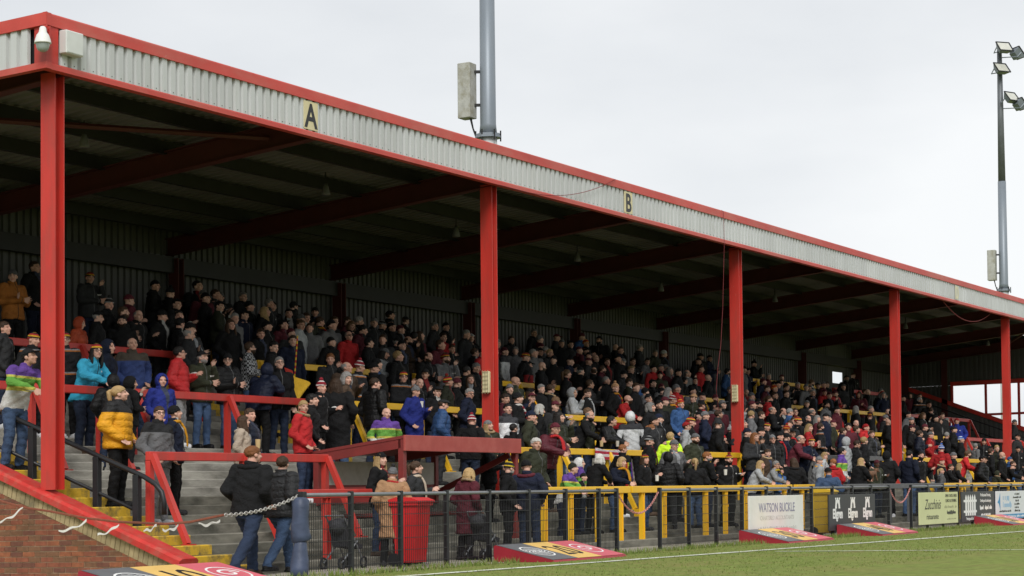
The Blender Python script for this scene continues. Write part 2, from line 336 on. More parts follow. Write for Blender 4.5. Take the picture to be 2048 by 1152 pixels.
for i_ in range(5):
    for z_ in (ZE+.105,): shb.box(i_*.2+.072-.5-.006, i_*.2+.072-.5+.006, -.341, -.3355, z_-.006, z_+.006, 1)
shm = shb.mesh('cladding_sheet', [CLAD, PURL], (0, -.29, ZE))
for i in range(62): put('cladding_sheet', shm, (.5+i*1.0-.2, -.29+random.uniform(-.004, .003), ZE), fas)
shg = sheet(PF, ZE+.06, ZT-.17, .003, lambda u, o, z: (-.47+o, u-.5, z)).mesh('cladding_sheet', CLAD, (-.47, 0, ZE))
gab = put('gable_fascia', MB().prism([(-.2, ZE+.02), (YB+.3, ZE+.02+RS*.35*YB), (YB+.3, ZT-.05+RS*.35*YB), (-.2, ZT-.05)], -.42, -.40, 'x').mesh('gable_backing', PURL, (-.41, 4, ZE)), (-.41, 4, ZE), stand)
for i in range(8): put('cladding_sheet', shg, (-.47, -.02+.5+i, ZE+RS*.35*(i+.5)-.0), gab)
for z0, z1, yo, nm in ((ZT-.175, ZT, -.36, 'top_trim'), (ZE-.02, ZE+.07, -.35, 'bottom_trim')):
    MB().prism([(yo, z0), (yo+.02, z0-.0), (yo+.13, z0), (yo+.13, z1), (yo+.01, z1), (yo, z1-.02)], -.52, XE+.4, 'x').build(nm, REDTRIM, fas)
    sl = RS*.35
    MB().add([(-.54, -.37, z0), (-.54, YB+.3, z0+sl*YB), (-.54, YB+.3, z1+sl*YB), (-.54, -.37, z1), (-.43, -.37, z0), (-.43, YB+.3, z0+sl*YB), (-.43, YB+.3, z1+sl*YB), (-.43, -.37, z1)],
             [(0, 1, 2, 3), (7, 6, 5, 4), (0, 3, 7, 4), (1, 5, 6, 2), (3, 2, 6, 7), (0, 4, 5, 1)]).build(nm, REDTRIM, gab)
MB().box(-.50, -.26, -.342, -.12, ZE+.071, ZT-.176).build('corner_post', RED, fas)
MB().box(-.535, -.515, -.375, -.30, ZT-.21, ZT+.004).build('corner_flashing', REDTRIM, fas)
rs_ = sheet(trap(.25, .09, .03, .04, 4), -.3, YB+.35, .003, lambda u, o, y: (u-.5, y, ZT-.13-o+RS*y)).mesh('roof_sheet', ROOFIN, (0, 4, 7))
for i in range(63): put('roof_sheet', rs_, (.5+i-.45, 4, 7), stand)
# back wall sheets with a small opening
hx0, hx1, hz0, hz1 = 53.55, 54.75, 5.33, 5.78
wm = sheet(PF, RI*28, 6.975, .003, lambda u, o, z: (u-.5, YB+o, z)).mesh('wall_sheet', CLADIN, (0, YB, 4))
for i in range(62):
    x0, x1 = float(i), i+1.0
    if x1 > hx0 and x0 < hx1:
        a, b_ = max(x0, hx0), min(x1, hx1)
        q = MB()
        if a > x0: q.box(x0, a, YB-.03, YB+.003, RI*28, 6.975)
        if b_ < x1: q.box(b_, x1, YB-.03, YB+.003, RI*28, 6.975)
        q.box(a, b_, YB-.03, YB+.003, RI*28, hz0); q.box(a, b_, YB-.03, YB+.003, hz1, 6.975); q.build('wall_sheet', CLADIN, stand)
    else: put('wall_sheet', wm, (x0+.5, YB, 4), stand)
# far end wall: sheeting, red frame, open panes above a sloping rail
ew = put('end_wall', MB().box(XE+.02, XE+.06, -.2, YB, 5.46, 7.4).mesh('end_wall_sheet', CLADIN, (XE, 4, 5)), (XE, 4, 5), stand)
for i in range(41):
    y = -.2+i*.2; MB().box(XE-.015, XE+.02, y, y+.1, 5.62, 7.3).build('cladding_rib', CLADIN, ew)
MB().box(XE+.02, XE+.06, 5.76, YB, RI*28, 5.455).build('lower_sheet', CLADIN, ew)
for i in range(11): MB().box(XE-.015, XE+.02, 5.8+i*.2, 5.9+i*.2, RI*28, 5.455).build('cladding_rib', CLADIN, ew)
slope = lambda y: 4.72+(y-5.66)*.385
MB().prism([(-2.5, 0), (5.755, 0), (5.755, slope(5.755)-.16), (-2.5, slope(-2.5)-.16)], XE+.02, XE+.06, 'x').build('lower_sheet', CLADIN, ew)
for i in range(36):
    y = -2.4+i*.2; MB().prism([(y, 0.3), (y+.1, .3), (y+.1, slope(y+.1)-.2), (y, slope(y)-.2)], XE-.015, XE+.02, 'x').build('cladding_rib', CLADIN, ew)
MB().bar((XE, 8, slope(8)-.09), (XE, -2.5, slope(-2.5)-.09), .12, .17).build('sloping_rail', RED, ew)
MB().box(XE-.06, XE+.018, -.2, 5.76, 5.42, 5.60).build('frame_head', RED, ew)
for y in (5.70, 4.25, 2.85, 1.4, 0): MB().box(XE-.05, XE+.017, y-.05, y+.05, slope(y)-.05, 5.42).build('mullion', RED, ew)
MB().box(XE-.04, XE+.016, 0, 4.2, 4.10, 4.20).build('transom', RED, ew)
MB().box(XE-.06, XE+.018, 5.9, 6.15, RI*26, 6.6).build('end_column', REDBEAM, ew)
for dz in (.95, .5): MB().tube([(XE-1.0, 7.5, 1.2+TB*7.5+dz), (XE-1.0, -2, 1.2-TB*2+dz)], .03, 6).build('end_rail', BLK, ew)
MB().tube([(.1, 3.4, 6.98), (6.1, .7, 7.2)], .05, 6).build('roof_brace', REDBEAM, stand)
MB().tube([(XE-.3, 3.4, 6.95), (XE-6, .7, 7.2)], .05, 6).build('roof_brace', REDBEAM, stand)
# letter plates on the fascia
for ch, k in (('A', 622), ('B', 1257), ('D', 1914)):
    x = unY(k, {'A': 240, 'B': 413, 'D': 585}[ch], -.345)[0]; fade = ch == 'D'
    t = empty('letter_plate', (x, -.34, ZE+.28), {'A': 'cream plate with black letter A on the grey fascia', 'B': 'cream plate with black letter B on the grey fascia', 'D': 'faded cream plate with pale letter D on the grey fascia'}[ch], 'sign')
    MB().box(x-.2, x+.2, -.345, -.331, ZE+.09, ZE+.56).build('plate', CREAM if not fade else mat('faded_plate', (.55, .55, .48), .7), t)
    q = MB(); text_mesh(q, ch, (x, -.347, ZE+.13), .56, squash=.92, bold=.012)
    q.build('letter', BLK if not fade else mat('faded_letter', (.62, .58, .40), .7), t)
# camera dome and its box at the corner
t = empty('security_camera', (-.62, -.45, 7.3), 'white dome security camera hung at the roof corner', 'camera')
cx0, cy0 = -.66, -.42
MB().tube([(cx0, cy0, z) for z in (7.62, 7.60, 7.54, 7.50, 7.44, 7.40, 7.385)], .1, 20, radii=[.03, .045, .055, .085, .105, .115, .118]).build('housing', WHITE, t, smooth=True)
MB().tube([(cx0, cy0, z) for z in (7.385, 7.36, 7.32, 7.29, 7.27, 7.262)], .1, 20, radii=[.10, .092, .085, .068, .04, .01]).build('dome', mat('smoked_dome', (.32, .36, .36), .12, .02, spec=.6, coat=.5), t, smooth=True)
MB().bar((cx0, cy0, 7.60), (-.50, -.36, 7.60), .05, .05).bar((-.50, -.36, 7.66), (-.50, -.36, 7.36), .10, .03).build('bracket', RED, t)
t = empty('junction_box', (-.1, -.4, 7.3), 'white steel junction box fixed to the fascia corner', 'box')
MB().bbox(-.24, .12, -.47, -.331, 7.33, 7.66, .012).build('case', mat('box_white', (.60, .62, .60), .5, .06), t)
MB().box(-.22, .10, -.476, -.4705, 7.35, 7.64).build('lid', mat('box_white', (.60, .62, .60)), t)
# light fittings hung below the roof, boxes on the columns
LAMPL = iter(['small grey lamp under the roof beside the end column', 'small grey lamp under the roof past the second column', 'small grey lamp under the roof behind letter B', 'small grey lamp under the roof past the third column', 'small grey lamp under the roof before the fourth column', 'small grey lamp under the roof near the end wall', 'small grey lamp under the roof before the second column', 'small grey lamp high under the roof before third column'])
for x, y in ((3.4, 2.4), (16.2, 3.0), (22, 3.0), (35, 3.0), (47.5, 3.0), (58, 3.0), (10, 2.2), (29, 4)):
    zz = ZT-.36+RS*y
    t = empty('ceiling_lamp', (x, y, zz-.5), next(LAMPL), 'lamp', 'lamps under the stand roof')
    MB().tube([(x, y, zz), (x, y, zz-.22)], .015, 6).build('stem', PURL, t)
    MB().tube([(x, y, zz-.22), (x, y, zz-.30), (x, y, zz-.42), (x, y, zz-.44)], .1, 12, radii=[.035, .06, .09, .085]).build('lamp_shade', mat('lamp_grey', (.12, .12, .12), .5), t, smooth=True)
for k, z in ((1, 3.05), (2, 3.28)):
    x = k*SP; t = empty('column_heater', (x-.13, -.05, z), 'cream wire guarded box on the %s red column from the brick wall' % ('second' if k == 1 else 'third'), 'box')
    MB().bbox(x-.19, x-.103, -.075, .075, z, z+.42, .012).build('case', CREAM, t)
    q = MB()
    for i in range(3): q.box(x-.202, x-.191, -.06+i*.06-.004, -.06+i*.06+.004, z-.02, z+.44)
    for i in range(6): q.box(x-.212, x-.203, -.075, .075, z+.01+i*.08-.003, z+.01+i*.08+.003)
    q.build('wire_guard', mat('guard_wire', (.35, .30, .18), .5), t)
# red cables slung over the fascia
def sag(p, q, d, n=14):
    p, q = Vector(p), Vector(q); return [p.lerp(q, i/n)-Vector((0, 0, d*4*(i/n)*(1-i/n))) for i in range(n+1)]
CAB = mat('red_cable', (.20, .03, .035), .7)
x1 = unY(1448, 428, -.4)[0]
MB().tube([(x1, -.33, ZT+.01), (x1, -.385, ZT-.02), (x1+.02, -.39, ZE), (x1+.08, -.30, 5.5), (x1-.02, -.28, 4.6), (x1-.16, -.25, 4.0), (x1-.2, -.22, 3.5), (x1+.1, -.15, 3.0)], .0055, 6).build('cable', CAB, label='red cable dangling over the fascia beside the third column', category='cable')
a = unY(1095, 400, -.4); b_ = unY(1232, 365, -.4)
MB().tube([(a[0]-3, -.30, ZE+.0)]+sag((a[0]-1, -.38, ZE-.03), (b_[0], -.385, ZT-.02), .2)+[(b_[0]+.1, -.30, ZT+.01)], .007, 6).build('cable', CAB, label='red cable sagging across the fascia before letter B', category='cable')
a = unY(1893, 622, -.2); MB().tube(sag((a[0], -.1, ZE), (a[0]+5.5, -.1, ZE), .45), .014, 6).build('cable', CAB, label='red cable sagging below the fascia near the faded letter D', category='cable')
# ------------------------------------------------------------------ barriers
BAR = {'red': RED, 'yellow': YEL, 'grey': mat('dark_rail', (.10, .10, .10), .5, .2)}
BARRIERS = [(-1.22, .63, 4.95, 'red', 'lowest red crush barrier above the gangway steps'), (1.72, -.1, 2.98, 'red', 'red crush barrier nearest the brick wall, midway up'),
    (1.72, 3.80, 8.75, 'red', 'red crush barrier behind the boy in blue hood'), (4.2, .2, 7.9, 'red', 'upper red crush barrier near the end column'),
    (1.75, 10.05, 15.3, 'yellow', 'yellow crush barrier behind the dugout before second column'), (4.1, 10.4, 15.1, 'yellow', 'upper yellow crush barrier beside the painted gangway steps'),
    (6.9, 12.6, 13.8, 'yellow', 'short yellow crush barrier by the back wall sheets'), (-.62, 12.0, 18.3, 'yellow', 'low yellow crush barrier past the dugout roof'),
    (1.68, 17.2, 21.9, 'yellow', 'yellow crush barrier past the second column'), (4.1, 16.2, 23.2, 'yellow', 'upper yellow crush barrier past second column'),
    (-.62, 19.0, 23.4, 'yellow', 'low yellow crush barrier before the third column'), (-.62, 26.0, 34.5, 'grey', 'dark grey crush barrier past the third column'),
    (1.70, 36.4, 41.0, 'yellow', 'yellow crush barrier before the fourth column'), (4.15, 28, 34, 'yellow', 'upper yellow crush barrier past third column'),
    (4.15, 38.1, 49.0, 'yellow', 'long upper yellow crush barrier either side of fourth column'), (7.2, 41.5, 50.0, 'yellow', 'topmost yellow crush barrier below the back wall opening'),
    (1.70, 43.2, 49.0, 'yellow', 'yellow crush barrier past the fourth column'), (4.3, 51.6, 59.6, 'red', 'upper red crush barrier by the end wall'), (1.75, 50.4, 58, 'red', 'lower red crush barrier by the end wall'),
    (-.62, 37, 44.6, 'yellow', 'low yellow crush barrier at the fourth column'), (-.62, 46.5, 55, 'yellow', 'low yellow crush barrier past the fourth column'),
    (7.2, 51.5, 57, 'red', 'topmost red crush barrier in the end corner')]
for Y, xa, xb, c, lab in BARRIERS:
    M = BAR[c]; zr = TA+TB*Y+1.02
    t = empty('crush_barrier', ((xa+xb)/2, Y, groundz(Y)), lab, 'barrier', 'crush barriers on the terrace')
    MB().bbox(xa-.05, xb+.05, Y-.045, Y+.045, zr-.125, zr, .008).build('rail', M, t)
    n = max(1, round((xb-xa)/2.3)); n = 2 if (xb-xa) < 5.5 else n
    for i in range(n+1 if n > 1 else 2):
        x = xa+(xb-xa)*i/max(1, n)
        MB().box(x-.045, x+.045, Y-.043, Y+.043, groundz(Y)-.02, zr-.126).build('post', M, t)
        yf = Y-.66; MB().bar((x, Y-.05, zr-.04), (x, yf, groundz(yf)+.02), .075, .09, ref=(1, 0, 0)).build('brace', M, t)
        MB().box(x-.07, x+.07, yf-.1, yf+.06, groundz(yf-.1)-.01, groundz(yf)+.02).build('foot_plate', M, t)
def front_rail(xa, xb, c, lab, posts):
    M = BAR[c]; t = empty('front_rail', ((xa+xb)/2, -2.6, 0), lab, 'barrier', 'front rails along the walkway'); Y = -2.62; zr = 1.17
    MB().bbox(xa, xb, Y-.05, Y+.05, zr-.13, zr, .008).build('rail', M, t)
    for x in posts:
        ibeam_col(x, Y, 0, zr-.131, .10, .085, .012).build('post', M, t)
front_rail(2.0, 5.45, 'red', 'red front rail before the dugout', [2.95, 4.35, 5.35])
front_rail(9.6, 13.1, 'yellow', 'yellow front rail beginning past the dugout', [9.7, 10.7, 11.8, 12.75])
front_rail(13.2, 21.6, 'yellow', 'long yellow front rail opposite the chained gap', [13.7, 14.72, 15.85, 16.76, 17.8, 18.9, 20.0, 21.2])
front_rail(21.9, 24.2, 'yellow', 'short yellow front rail above white board', [22.3, 23.6])
front_rail(33.4, 37.5, 'yellow', 'yellow front rail above the blue and white board', [33.6, 35, 36.4])
front_rail(25.2, 33.2, 'grey', 'dark front rail behind the black castle board', [25.4, 27, 28.6, 30.2, 31.8, 33.1])
front_rail(37.8, 48, 'yellow', 'yellow front rail past the boards', [38, 40, 42, 44, 46, 47.9])
# ------------------------------------------------------------------ pitch fence
def fence(xa, xb, lab, posts):
    Y = -4.0; t = empty('pitch_fence', ((xa+xb)/2, Y, 0), lab, 'fence')
    MB().tube([(xa, Y, 1.075), (xb, Y, 1.075)], .027, 8).build('top_rail', GREYRAIL, t, smooth=True)
    for x in posts:
        q = MB().bbox(x-.033, x+.033, Y-.033, Y+.033, 0, 1.12, .005); q.build('post', BLK, t)
    for a, b in zip(posts, posts[1:]):
        q = MB(); a += .042; b -= .042
        for z in (.10, .27, .44, .61, .78, .95):
            q.box(a, b, Y-.052, Y-.045, z, z+.009)
            if z in (.10, .95): q.box(a, b, Y-.035, Y-.029, z, z+.006)
        nn = int((b-a)/.05)
        for i in range(nn): x = a+(i+.5)*(b-a)/nn; q.box(x-.003, x+.003, Y-.045, Y-.039, .05, .97)
        q.build('wire_panel', BLK, t)
pp = [.40]+[1.52+1.27*i for i in range(7)]; pp[-1] = 9.09; pp.append(9.78)
fence(.40, 9.78, 'black mesh pitch fence beside the red bin', pp)
fence(11.55, 24.4, 'black mesh pitch fence carrying the white and castle boards', [11.55+1.285*i for i in range(11)])
fence(26.09, 48, 'black mesh pitch fence carrying the cream and blue boards', [26.09+1.3*i for i in range(17)]+[48])
def chain(p, q, d, nm, lab, M, link=.055):
    pts = sag(p, q, d, 60); L = sum((b-a).length for a, b in zip(pts, pts[1:])); n = int(L/(link*.72)); t = empty(nm, tuple(pts[30]), lab, 'chain')
    acc = 0; i = 0; b = MB()
    for j in range(n):
        s_ = L*j/n; acc = 0
        for a, c in zip(pts, pts[1:]):
            l = (c-a).length
            if acc+l >= s_: break
            acc += l
        P = a.lerp(c, (s_-acc)/l); d_ = (c-a).normalized(); u = d_.cross(Vector((0, 0, 1))).normalized(); v = d_.cross(u)
        u = u if j % 2 else v
        b.tube([P+d_*(math.cos(k*math.pi/4)*link/2)+u*(math.sin(k*math.pi/4)*link*.3) for k in range(9)], .0065, 4, caps=False)
    b.build('links', M, t, kind='stuff')
CH = mat('chain_steel', (.45, .43, .40), .4, .2, 20, metal=.4); CHR = mat('chain_rust', (.22, .07, .04), .8, .2, 20)
chain((9.8, -4.0, 1.05), (11.5, -4.0, 1.05), .38, 'gate_chain', 'red and white chain across the fence gap', mat('chain_pink', (.50, .22, .20), .5, .5, 25))
chain((24.45, -4.0, 1.05), (26.05, -4.0, 1.05), .36, 'gate_chain', 'pinkish chain across the gap after the castle board', mat('chain_pink', (.5, .22, .2)))
pA = unY(447, 1030, -4.0); chain((.26, -4.0, 1.06), (pA[0], -4.0, pA[2]), .06, 'gate_chain', 'silver chain from the padded post to the tape', CH, .07)
PI_ = math.pi
TAPE = mat('white_tape', (.72, .70, .66), .7, .06)
pts = [(447, 1030, -3.95), (380, 1044, -3.4), (330, 1048, -3.0), (240, 1044, -2.6), (170, 1036, -1.9), (95, 1022, -1.0), (45, 1015, -.45), (-40, 990, .3)]
pw = []
for x, y, Yq in pts:
    X, Y, Z = unX(x, y, -.45) if x < 300 else unY(x, y, Yq)
    pw.append((X, Y, Z))
MB().tube(pw, .017, 5).build('tape_rope', CHR, label='rusty rope strung across the gangway foot with tape tails', category='rope')
for i, (x, y, x2, y2) in enumerate(((46, 1015, 0, 1043), (173, 1042, 117, 1062), (238, 1048, 195, 1070), (313, 1050, 287, 1060), (357, 1051, 325, 1059), (440, 1040, 397, 1048))):
    f3 = (lambda a, b: Vector(unX(a, b, -.46))) if x < 300 else (lambda a, b: Vector(unY(a, b, -3.2 if x < 400 else -3.7)))
    A_, B_ = f3(x, y), f3(x2, y2); q = MB(); n = 12; vv = []
    for j in range(n+1):
        u_ = j/n; P = A_.lerp(B_, u_)+Vector((0, 0, -.03*math.sin(PI_*u_)+.014*math.sin(u_*11+i*2))); wdt = .007+.013*abs(math.sin(u_*4.3+i*1.7))*(1-.3*u_)
        dv = Vector((.02*math.sin(u_*5+i), .03*math.cos(u_*4+i), 1)).normalized()*wdt
        vv += [P+dv, P-dv, P+dv+Vector((-.008, -.008, 0)), P-dv+Vector((-.008, -.008, 0))]
    ff = []
    for j in range(n):
        o = 4*j; ff += [(o, o+1, o+5, o+4), (o+2, o+6, o+7, o+3), (o, o+4, o+6, o+2), (o+1, o+3, o+7, o+5)]
    ff += [(0, 2, 3, 1), (4*n, 4*n+1, 4*n+3, 4*n+2)]
    q.add(vv, ff).build('tape_tail', TAPE, label='twisted white tape tail tied to the rusty rope', category='tape', group='tape tails on the rope')
# padded post
t = empty('padded_post', (.1, -4.02, 0), 'fence end post wrapped in torn navy vinyl padding', 'post')
x0 = .30
NV = mat('navy_vinyl', (.045, .06, .105), .5, .35, 5, .5, 9, spec=.4)
MB().tube([(x0-.10+.16*z+.02*math.sin(z*9), -4.06+.02*math.sin(z*6), z) for z in (.0, .1, .22, .34, .44, .50)], .12, 14, radii=[.115, .125, .12, .10, .085, .06]).build('lower_pad', NV, t, smooth=True)
MB().tube([(x0+.03*math.sin(z*6)-.01, -4.04+.01*math.sin(z*13), z) for z in (.46, .48, .56, .66, .78, .9, 1.0, 1.03)], .12, 14, radii=[.10, .135, .128, .122, .108, .112, .118, .09]).build('upper_pad', NV, t, smooth=True)
MB().bbox(x0-.03, x0+.05, -4.08, -3.98, .0, 1.12, .006).build('post', BLK, t)
# ------------------------------------------------------------------ boards on the fence
def board(xa, xb, z0, z1, M, lab):
    t = empty('advert_board', ((xa+xb)/2, -4.07, z0), lab, 'board', 'advert boards on the pitch fence')
    MB().bbox(xa, xb, -4.095, -4.060, z0, z1, .004).build('panel', M, t); return t
def lettering(t, items, M, y=-4.098):
    for s_, x, z, size, sq, shr, bold in items:
        q = MB(); text_mesh(q, s_, (x, y, z), size, squash=sq, shear=shr, bold=bold, depth=.003); q.build('lettering', M, t)
def fine_print(t, xc, z, wd, h, M, seed, gap=.35):     # rows too small to read in the photograph
    r_ = random.Random(seed); q = MB(); x = xc-wd/2; y = -4.098
    while x < xc+wd/2:
        w_ = h*r_.uniform(.25, .55)
        if r_.random() > .14: q.box(x, x+w_, y-.0015, y+.002, z+(0 if r_.random() < .8 else -.2*h), z+h*r_.choice((.65, .65, 1.0)))
        x += w_+h*gap*.5
    q.build('fine_print', M, t, kind='stuff')
t = board(15.55, 18.52, .17, .93, mat('white_board', (.74, .74, .71), .6, .05, 2, dirt=(.54, .54, .44), dirts=2, dirtamt=.4), 'weathered white board lettered WATSON BUCKLE')
lettering(t, [('WATSON BUCKLE', 17.03, .60, .26, .92, 0, .002)], mat('lilac_ink', (.27, .27, .36), .7))
lettering(t, [('CHARTERED ACCOUNTANTS', 17.03, .44, .12, 1.15, 0, 0)], mat('faint_ink', (.55, .55, .52), .7))
fine_print(t, 17.03, .235, 2.1, .07, mat('faint_ink', (.55, .55, .52)), 1)
t = board(20.09, 23.13, .13, .92, mat('charcoal_board', (.040, .042, .046), .5, .1, 3), 'charcoal board with three white castle emblems lettered Ellgren')
WI = mat('white_ink', (.75, .75, .73), .6, .03)
lettering(t, [('Ellgren', 20.62+i*.99, .40, .29, .80, 0, .010) for i in range(3)], WI)
for i in range(3):
    xc = 20.62+i*.99; q = MB(); z0, z1 = .61, .85
    P = [(-.17, z0), (-.13, z0), (-.06, z0+.0), (-.05, z0+.09), (0, z0+.14), (.05, z0+.09), (.06, z0), (.17, z0), (.13, z1-.06), (.17, z1), (.09, z1), (.09, z1-.05), (.04, z1-.05), (.04, z1), (-.04, z1), (-.04, z1-.05), (-.09, z1-.05), (-.09, z1), (-.17, z1), (-.13, z1-.06)]
    q.prism([(xc+a*.95, b) for a, b in P], -4.0985, -4.0955, 'y').build('emblem', WI, t)
t = board(26.46, 29.69, .12, .92, mat('cream_board', (.58, .60, .33), .6, .05, 2), 'pale green cream restaurant board in script lettering')
INK = mat('dark_ink', (.05, .05, .045), .6, .05)
lettering(t, [('Zucchinis', 27.52, .50, .36, .95, .35, 0), ('ristuarante', 27.5, .25, .19, 1.2, 0, 0), ('OPEN 7 DAYS A WEEK', 29.08, .79, .105, .95, 0, 0), ('LUNCH & EVENING', 29.08, .66, .115, .95, 0, 0)], INK)
fine_print(t, 29.05, .52, 1.1, .06, mat('pale_ink', (.36, .37, .22), .7), 2); fine_print(t, 29.08, .36, .72, .09, INK, 3); fine_print(t, 29.1, .22, .8, .03, mat('pale_ink', (.36, .37, .22)), 4)
t = board(30.01, 33.12, .12, .92, mat('charcoal_board', (.04, .042, .046)), 'charcoal fencing board with white picket fence drawing')
q = MB()
for i in range(5):
    x = 30.42+i*.2; q.prism([(x-.07, .28), (x+.07, .28), (x+.07, .76), (x, .84), (x-.07, .76)], -4.0985, -4.0955, 'y')
q.box(30.2, 31.4, -4.0965, -4.0955, .36, .42); q.box(30.2, 31.4, -4.0965, -4.0955, .64, .70); q.build('emblem', WI, t)
lettering(t, [('Fencing and Decking', 30.85, .165, .12, .85, 0, 0), ('Professional Fencing,', 32.25, .78, .125, .95, 0, 0), ('Decking and Landscaping', 32.25, .63, .115, .9, 0, 0)], WI)
fine_print(t, 32.25, .43, 1.1, .11, WI, 5, .25); fine_print(t, 32.25, .26, .9, .06, WI, 6, .25)
t = board(33.32, 37.3, .13, .91, mat('white_board_clean', (.66, .68, .70), .5, .03, 2), 'white and blue joinery board with blue emblem')
BL = mat('blue_ink', (.06, .26, .48), .6, .05)
MB().box(33.325, 37.295, -4.0985, -4.0956, .135, .26).prism([(33.42, .60), (33.56, .68), (33.70, .86), (33.70, .38), (33.56, .56)], -4.0985, -4.0956, 'y').build('emblem', BL, t)
fine_print(t, 34.35, .66, .75, .17, mat('pale_blue_ink', (.30, .46, .62), .6), 7, .3); fine_print(t, 34.4, .46, .85, .15, mat('pale_blue_ink', (.3, .46, .62)), 8, .3)
for i in range(6): fine_print(t, 35.45, .80-.095*i, (.5, .85, .35, .55, .5, .6)[i], .055, INK, 10+i)
fine_print(t, 34.2, .33, 1.2, .05, INK, 20); fine_print(t, 35.3, .17, 3.0, .06, WI, 21)
# ------------------------------------------------------------------ yard marker wedges
PADM = [mat('wedge_red', (.30, .020, .032), .5, .12, 3, .1, 20), mat('wedge_black', (.13, .133, .14), .5, .12, 3), mat('wedge_amber', (.72, .47, .14), .5, .1, 3), mat('wedge_pink', (.60, .12, .15), .5, .1, 3)]
def wedge(xa, num, lab, ln=2.5):
    ya, yf, zr, zf = -4.12, -5.15, .25, .008; sk = -.0
    t = empty('marker_wedge', (xa+ln/2, -4.5, 0), lab, 'marker', 'foam marker wedges on the pitch edge')
    MB().prism([(ya, 0.0), (ya, zr), (ya-.03, zr+.012), (yf, zf+.02), (yf-.02, 0.0)], xa, xa+ln, 'x').build('foam_body', PADM[0], t)
    o = Vector((xa, yf, zf+.0265)); upv = Vector((0, ya-.03-yf, zr+.012-zf-.02)); n = Vector((1, 0, 0)).cross(upv.normalized()); e = n*.004
    for i, M in ((0, PADM[1]), (1, PADM[2]), (2, PADM[3])):
        a, b = ln*i/3+.01, ln*(i+1)/3-.002*(i < 2)-.01*(i == 2)
        vv = [o+Vector((x, 0, 0))+upv*u+n*h for h in (-.002, .002) for x, u in ((a, .01), (b, .01), (b, .99), (a, .99))]
        MB().add(vv, [(3, 2, 1, 0), (4, 5, 6, 7), (0, 1, 5, 4), (1, 2, 6, 5), (2, 3, 7, 6), (3, 0, 4, 7)]).build('cover_panel', M, t)
    U = upv.normalized(); L = upv.length
    q = MB(); text_mesh(q, num, (0, 0, 0), .80, squash=.80, bold=0.0, frame=(o+Vector((ln*.5, 0, 0))+U*(L*.22)+n*.004, (1, 0, 0), U, n)); q.build('number', BLK, t)
    for cx_f, M, nm in ((.17, WI, 'crest'), (.83, WI, 'crest')):
        q = MB(); c0 = o+Vector((ln*cx_f, 0, 0))+U*(L*.5)+n*.0035
        def ringp(rx, ry, rr, nn=20):
            return [c0+Vector((1, 0, 0))*rx*math.cos(6.2832*i/nn)+U*ry*math.sin(6.2832*i/nn) for i in range(nn+1)]
        def flat(path, wd):
            vv = []; 
            for i, p in enumerate(path):
                d = (path[min(i+1, len(path)-1)]-path[max(0, i-1)]).normalized(); s_ = d.cross(n); vv += [p+s_*wd/2, p-s_*wd/2]
            q.add(vv, [(2*i, 2*i+1, 2*i+3, 2*i+2) for i in range(len(path)-1)])
        flat(ringp(.30, .27, 0), .03)
        rr_ = random.Random(4)
        if cx_f > .5:      # curled horn shape
            flat([c0+Vector((1, 0, 0))*(.20-.008*i)*math.cos(.42*i)+U*(.15-.006*i)*math.sin(.42*i) for i in range(18)], .045)
        else:              # shaggy head drawn in strokes
            for k in range(14):
                a = k*.45; flat([c0+Vector((1, 0, 0))*(.05+r*.055)*math.cos(a+r*.25)+U*(.03+r*.045)*math.sin(a+r*.25) for r in range(5)], .018)
        q.build(nm, M, t)
wedge(-4.15, '10', 'foam marker wedge numbered 10 below the brick wall')
wedge(5.26, '20', 'foam marker wedge numbered 20 beside the red bin')
wedge(unY(1476, 1068, -4.1)[0], '30', 'foam marker wedge numbered 30 below the white board')
wedge(unY(1672, 1058, -4.1)[0], '40', 'foam marker wedge numbered 40 below the castle board')
wedge(unY(1947, 1043, -4.1)[0], '50', 'foam marker wedge below the picket fence board')
# ------------------------------------------------------------------ dugout
t = empty('dugout', (7.5, -1.4, 0), 'maroon timber team dugout with sloping roof and white back panel', 'dugout')
DX0, DX1, DY0, DY1 = 5.70, 9.40, -2.20, -.55
rz = lambda y: 1.99+(y+2.2)*(-.115)
MB().prism([(DY0-.06, rz(DY0-.06)-.02), (DY1+.1, rz(DY1+.1)-.02), (DY1+.1, rz(DY1+.1)+.03), (DY0-.06, rz(DY0-.06)+.03)], DX0-.06, DX1+.06, 'x').build('roof', MAROON, t)
MB().bbox(DX0-.07, DX1+.07, DY0-.10, DY0-.062, 1.775, 2.03, .006).build('fascia_board', mat('dugout_fascia', (.36, .058, .048), .5, .14, 3, dirt=(.42, .14, .11), dirts=3, dirtamt=.4), t)
MB().prism([(DY0, rz(DY0)-.17), (DY1, rz(DY1)-.17), (DY1, rz(DY1)-.02), (DY0, rz(DY0)-.02)], DX0-.05, DX0, 'x').build('side_beam', MAROON, t)
for x, y in ((DX0, DY0), (DX0, DY1), (DX1, DY0), (DX1, DY1), (DX0, -1.4)):
    if (x, y) == (DX0, -1.4): continue
    MB().bbox(x-.05, x+.05, y-.05, y+.05, 0 if y < -2 else groundz(y)-.05, rz(y)-.02, .005).build('post', MAROON, t)
MB().box(DX0+.05, DX1-.05, DY1-.02, DY1+.02, 1.27, 1.66).build('back_panel', mat('off_white_panel', (.50, .48, .43), .8, .12, 4, dirt=(.25, .22, .18), dirts=4, dirtamt=.5), t)
MB().box(DX0+.05, DX1-.05, DY1-.025, DY1+.02, .95, 1.268).build('back_panel', MAROON, t)
MB().box(DX0-.045, DX0-.02, DY0+.05, DY1-.05, .95, 1.22).build('side_panel', MAROON, t)
MB().bar((DX1, DY0+.1, 1.75), (DX1+.02, DY1, 1.1), .06, .1).build('brace', MAROON, t)
MB().bar((DX0+2.4, DY0+.1, rz(-2)-.08), (DX0+2.4, DY1, rz(DY1)-.08), .06, .12).build('rafter', MAROON, t)
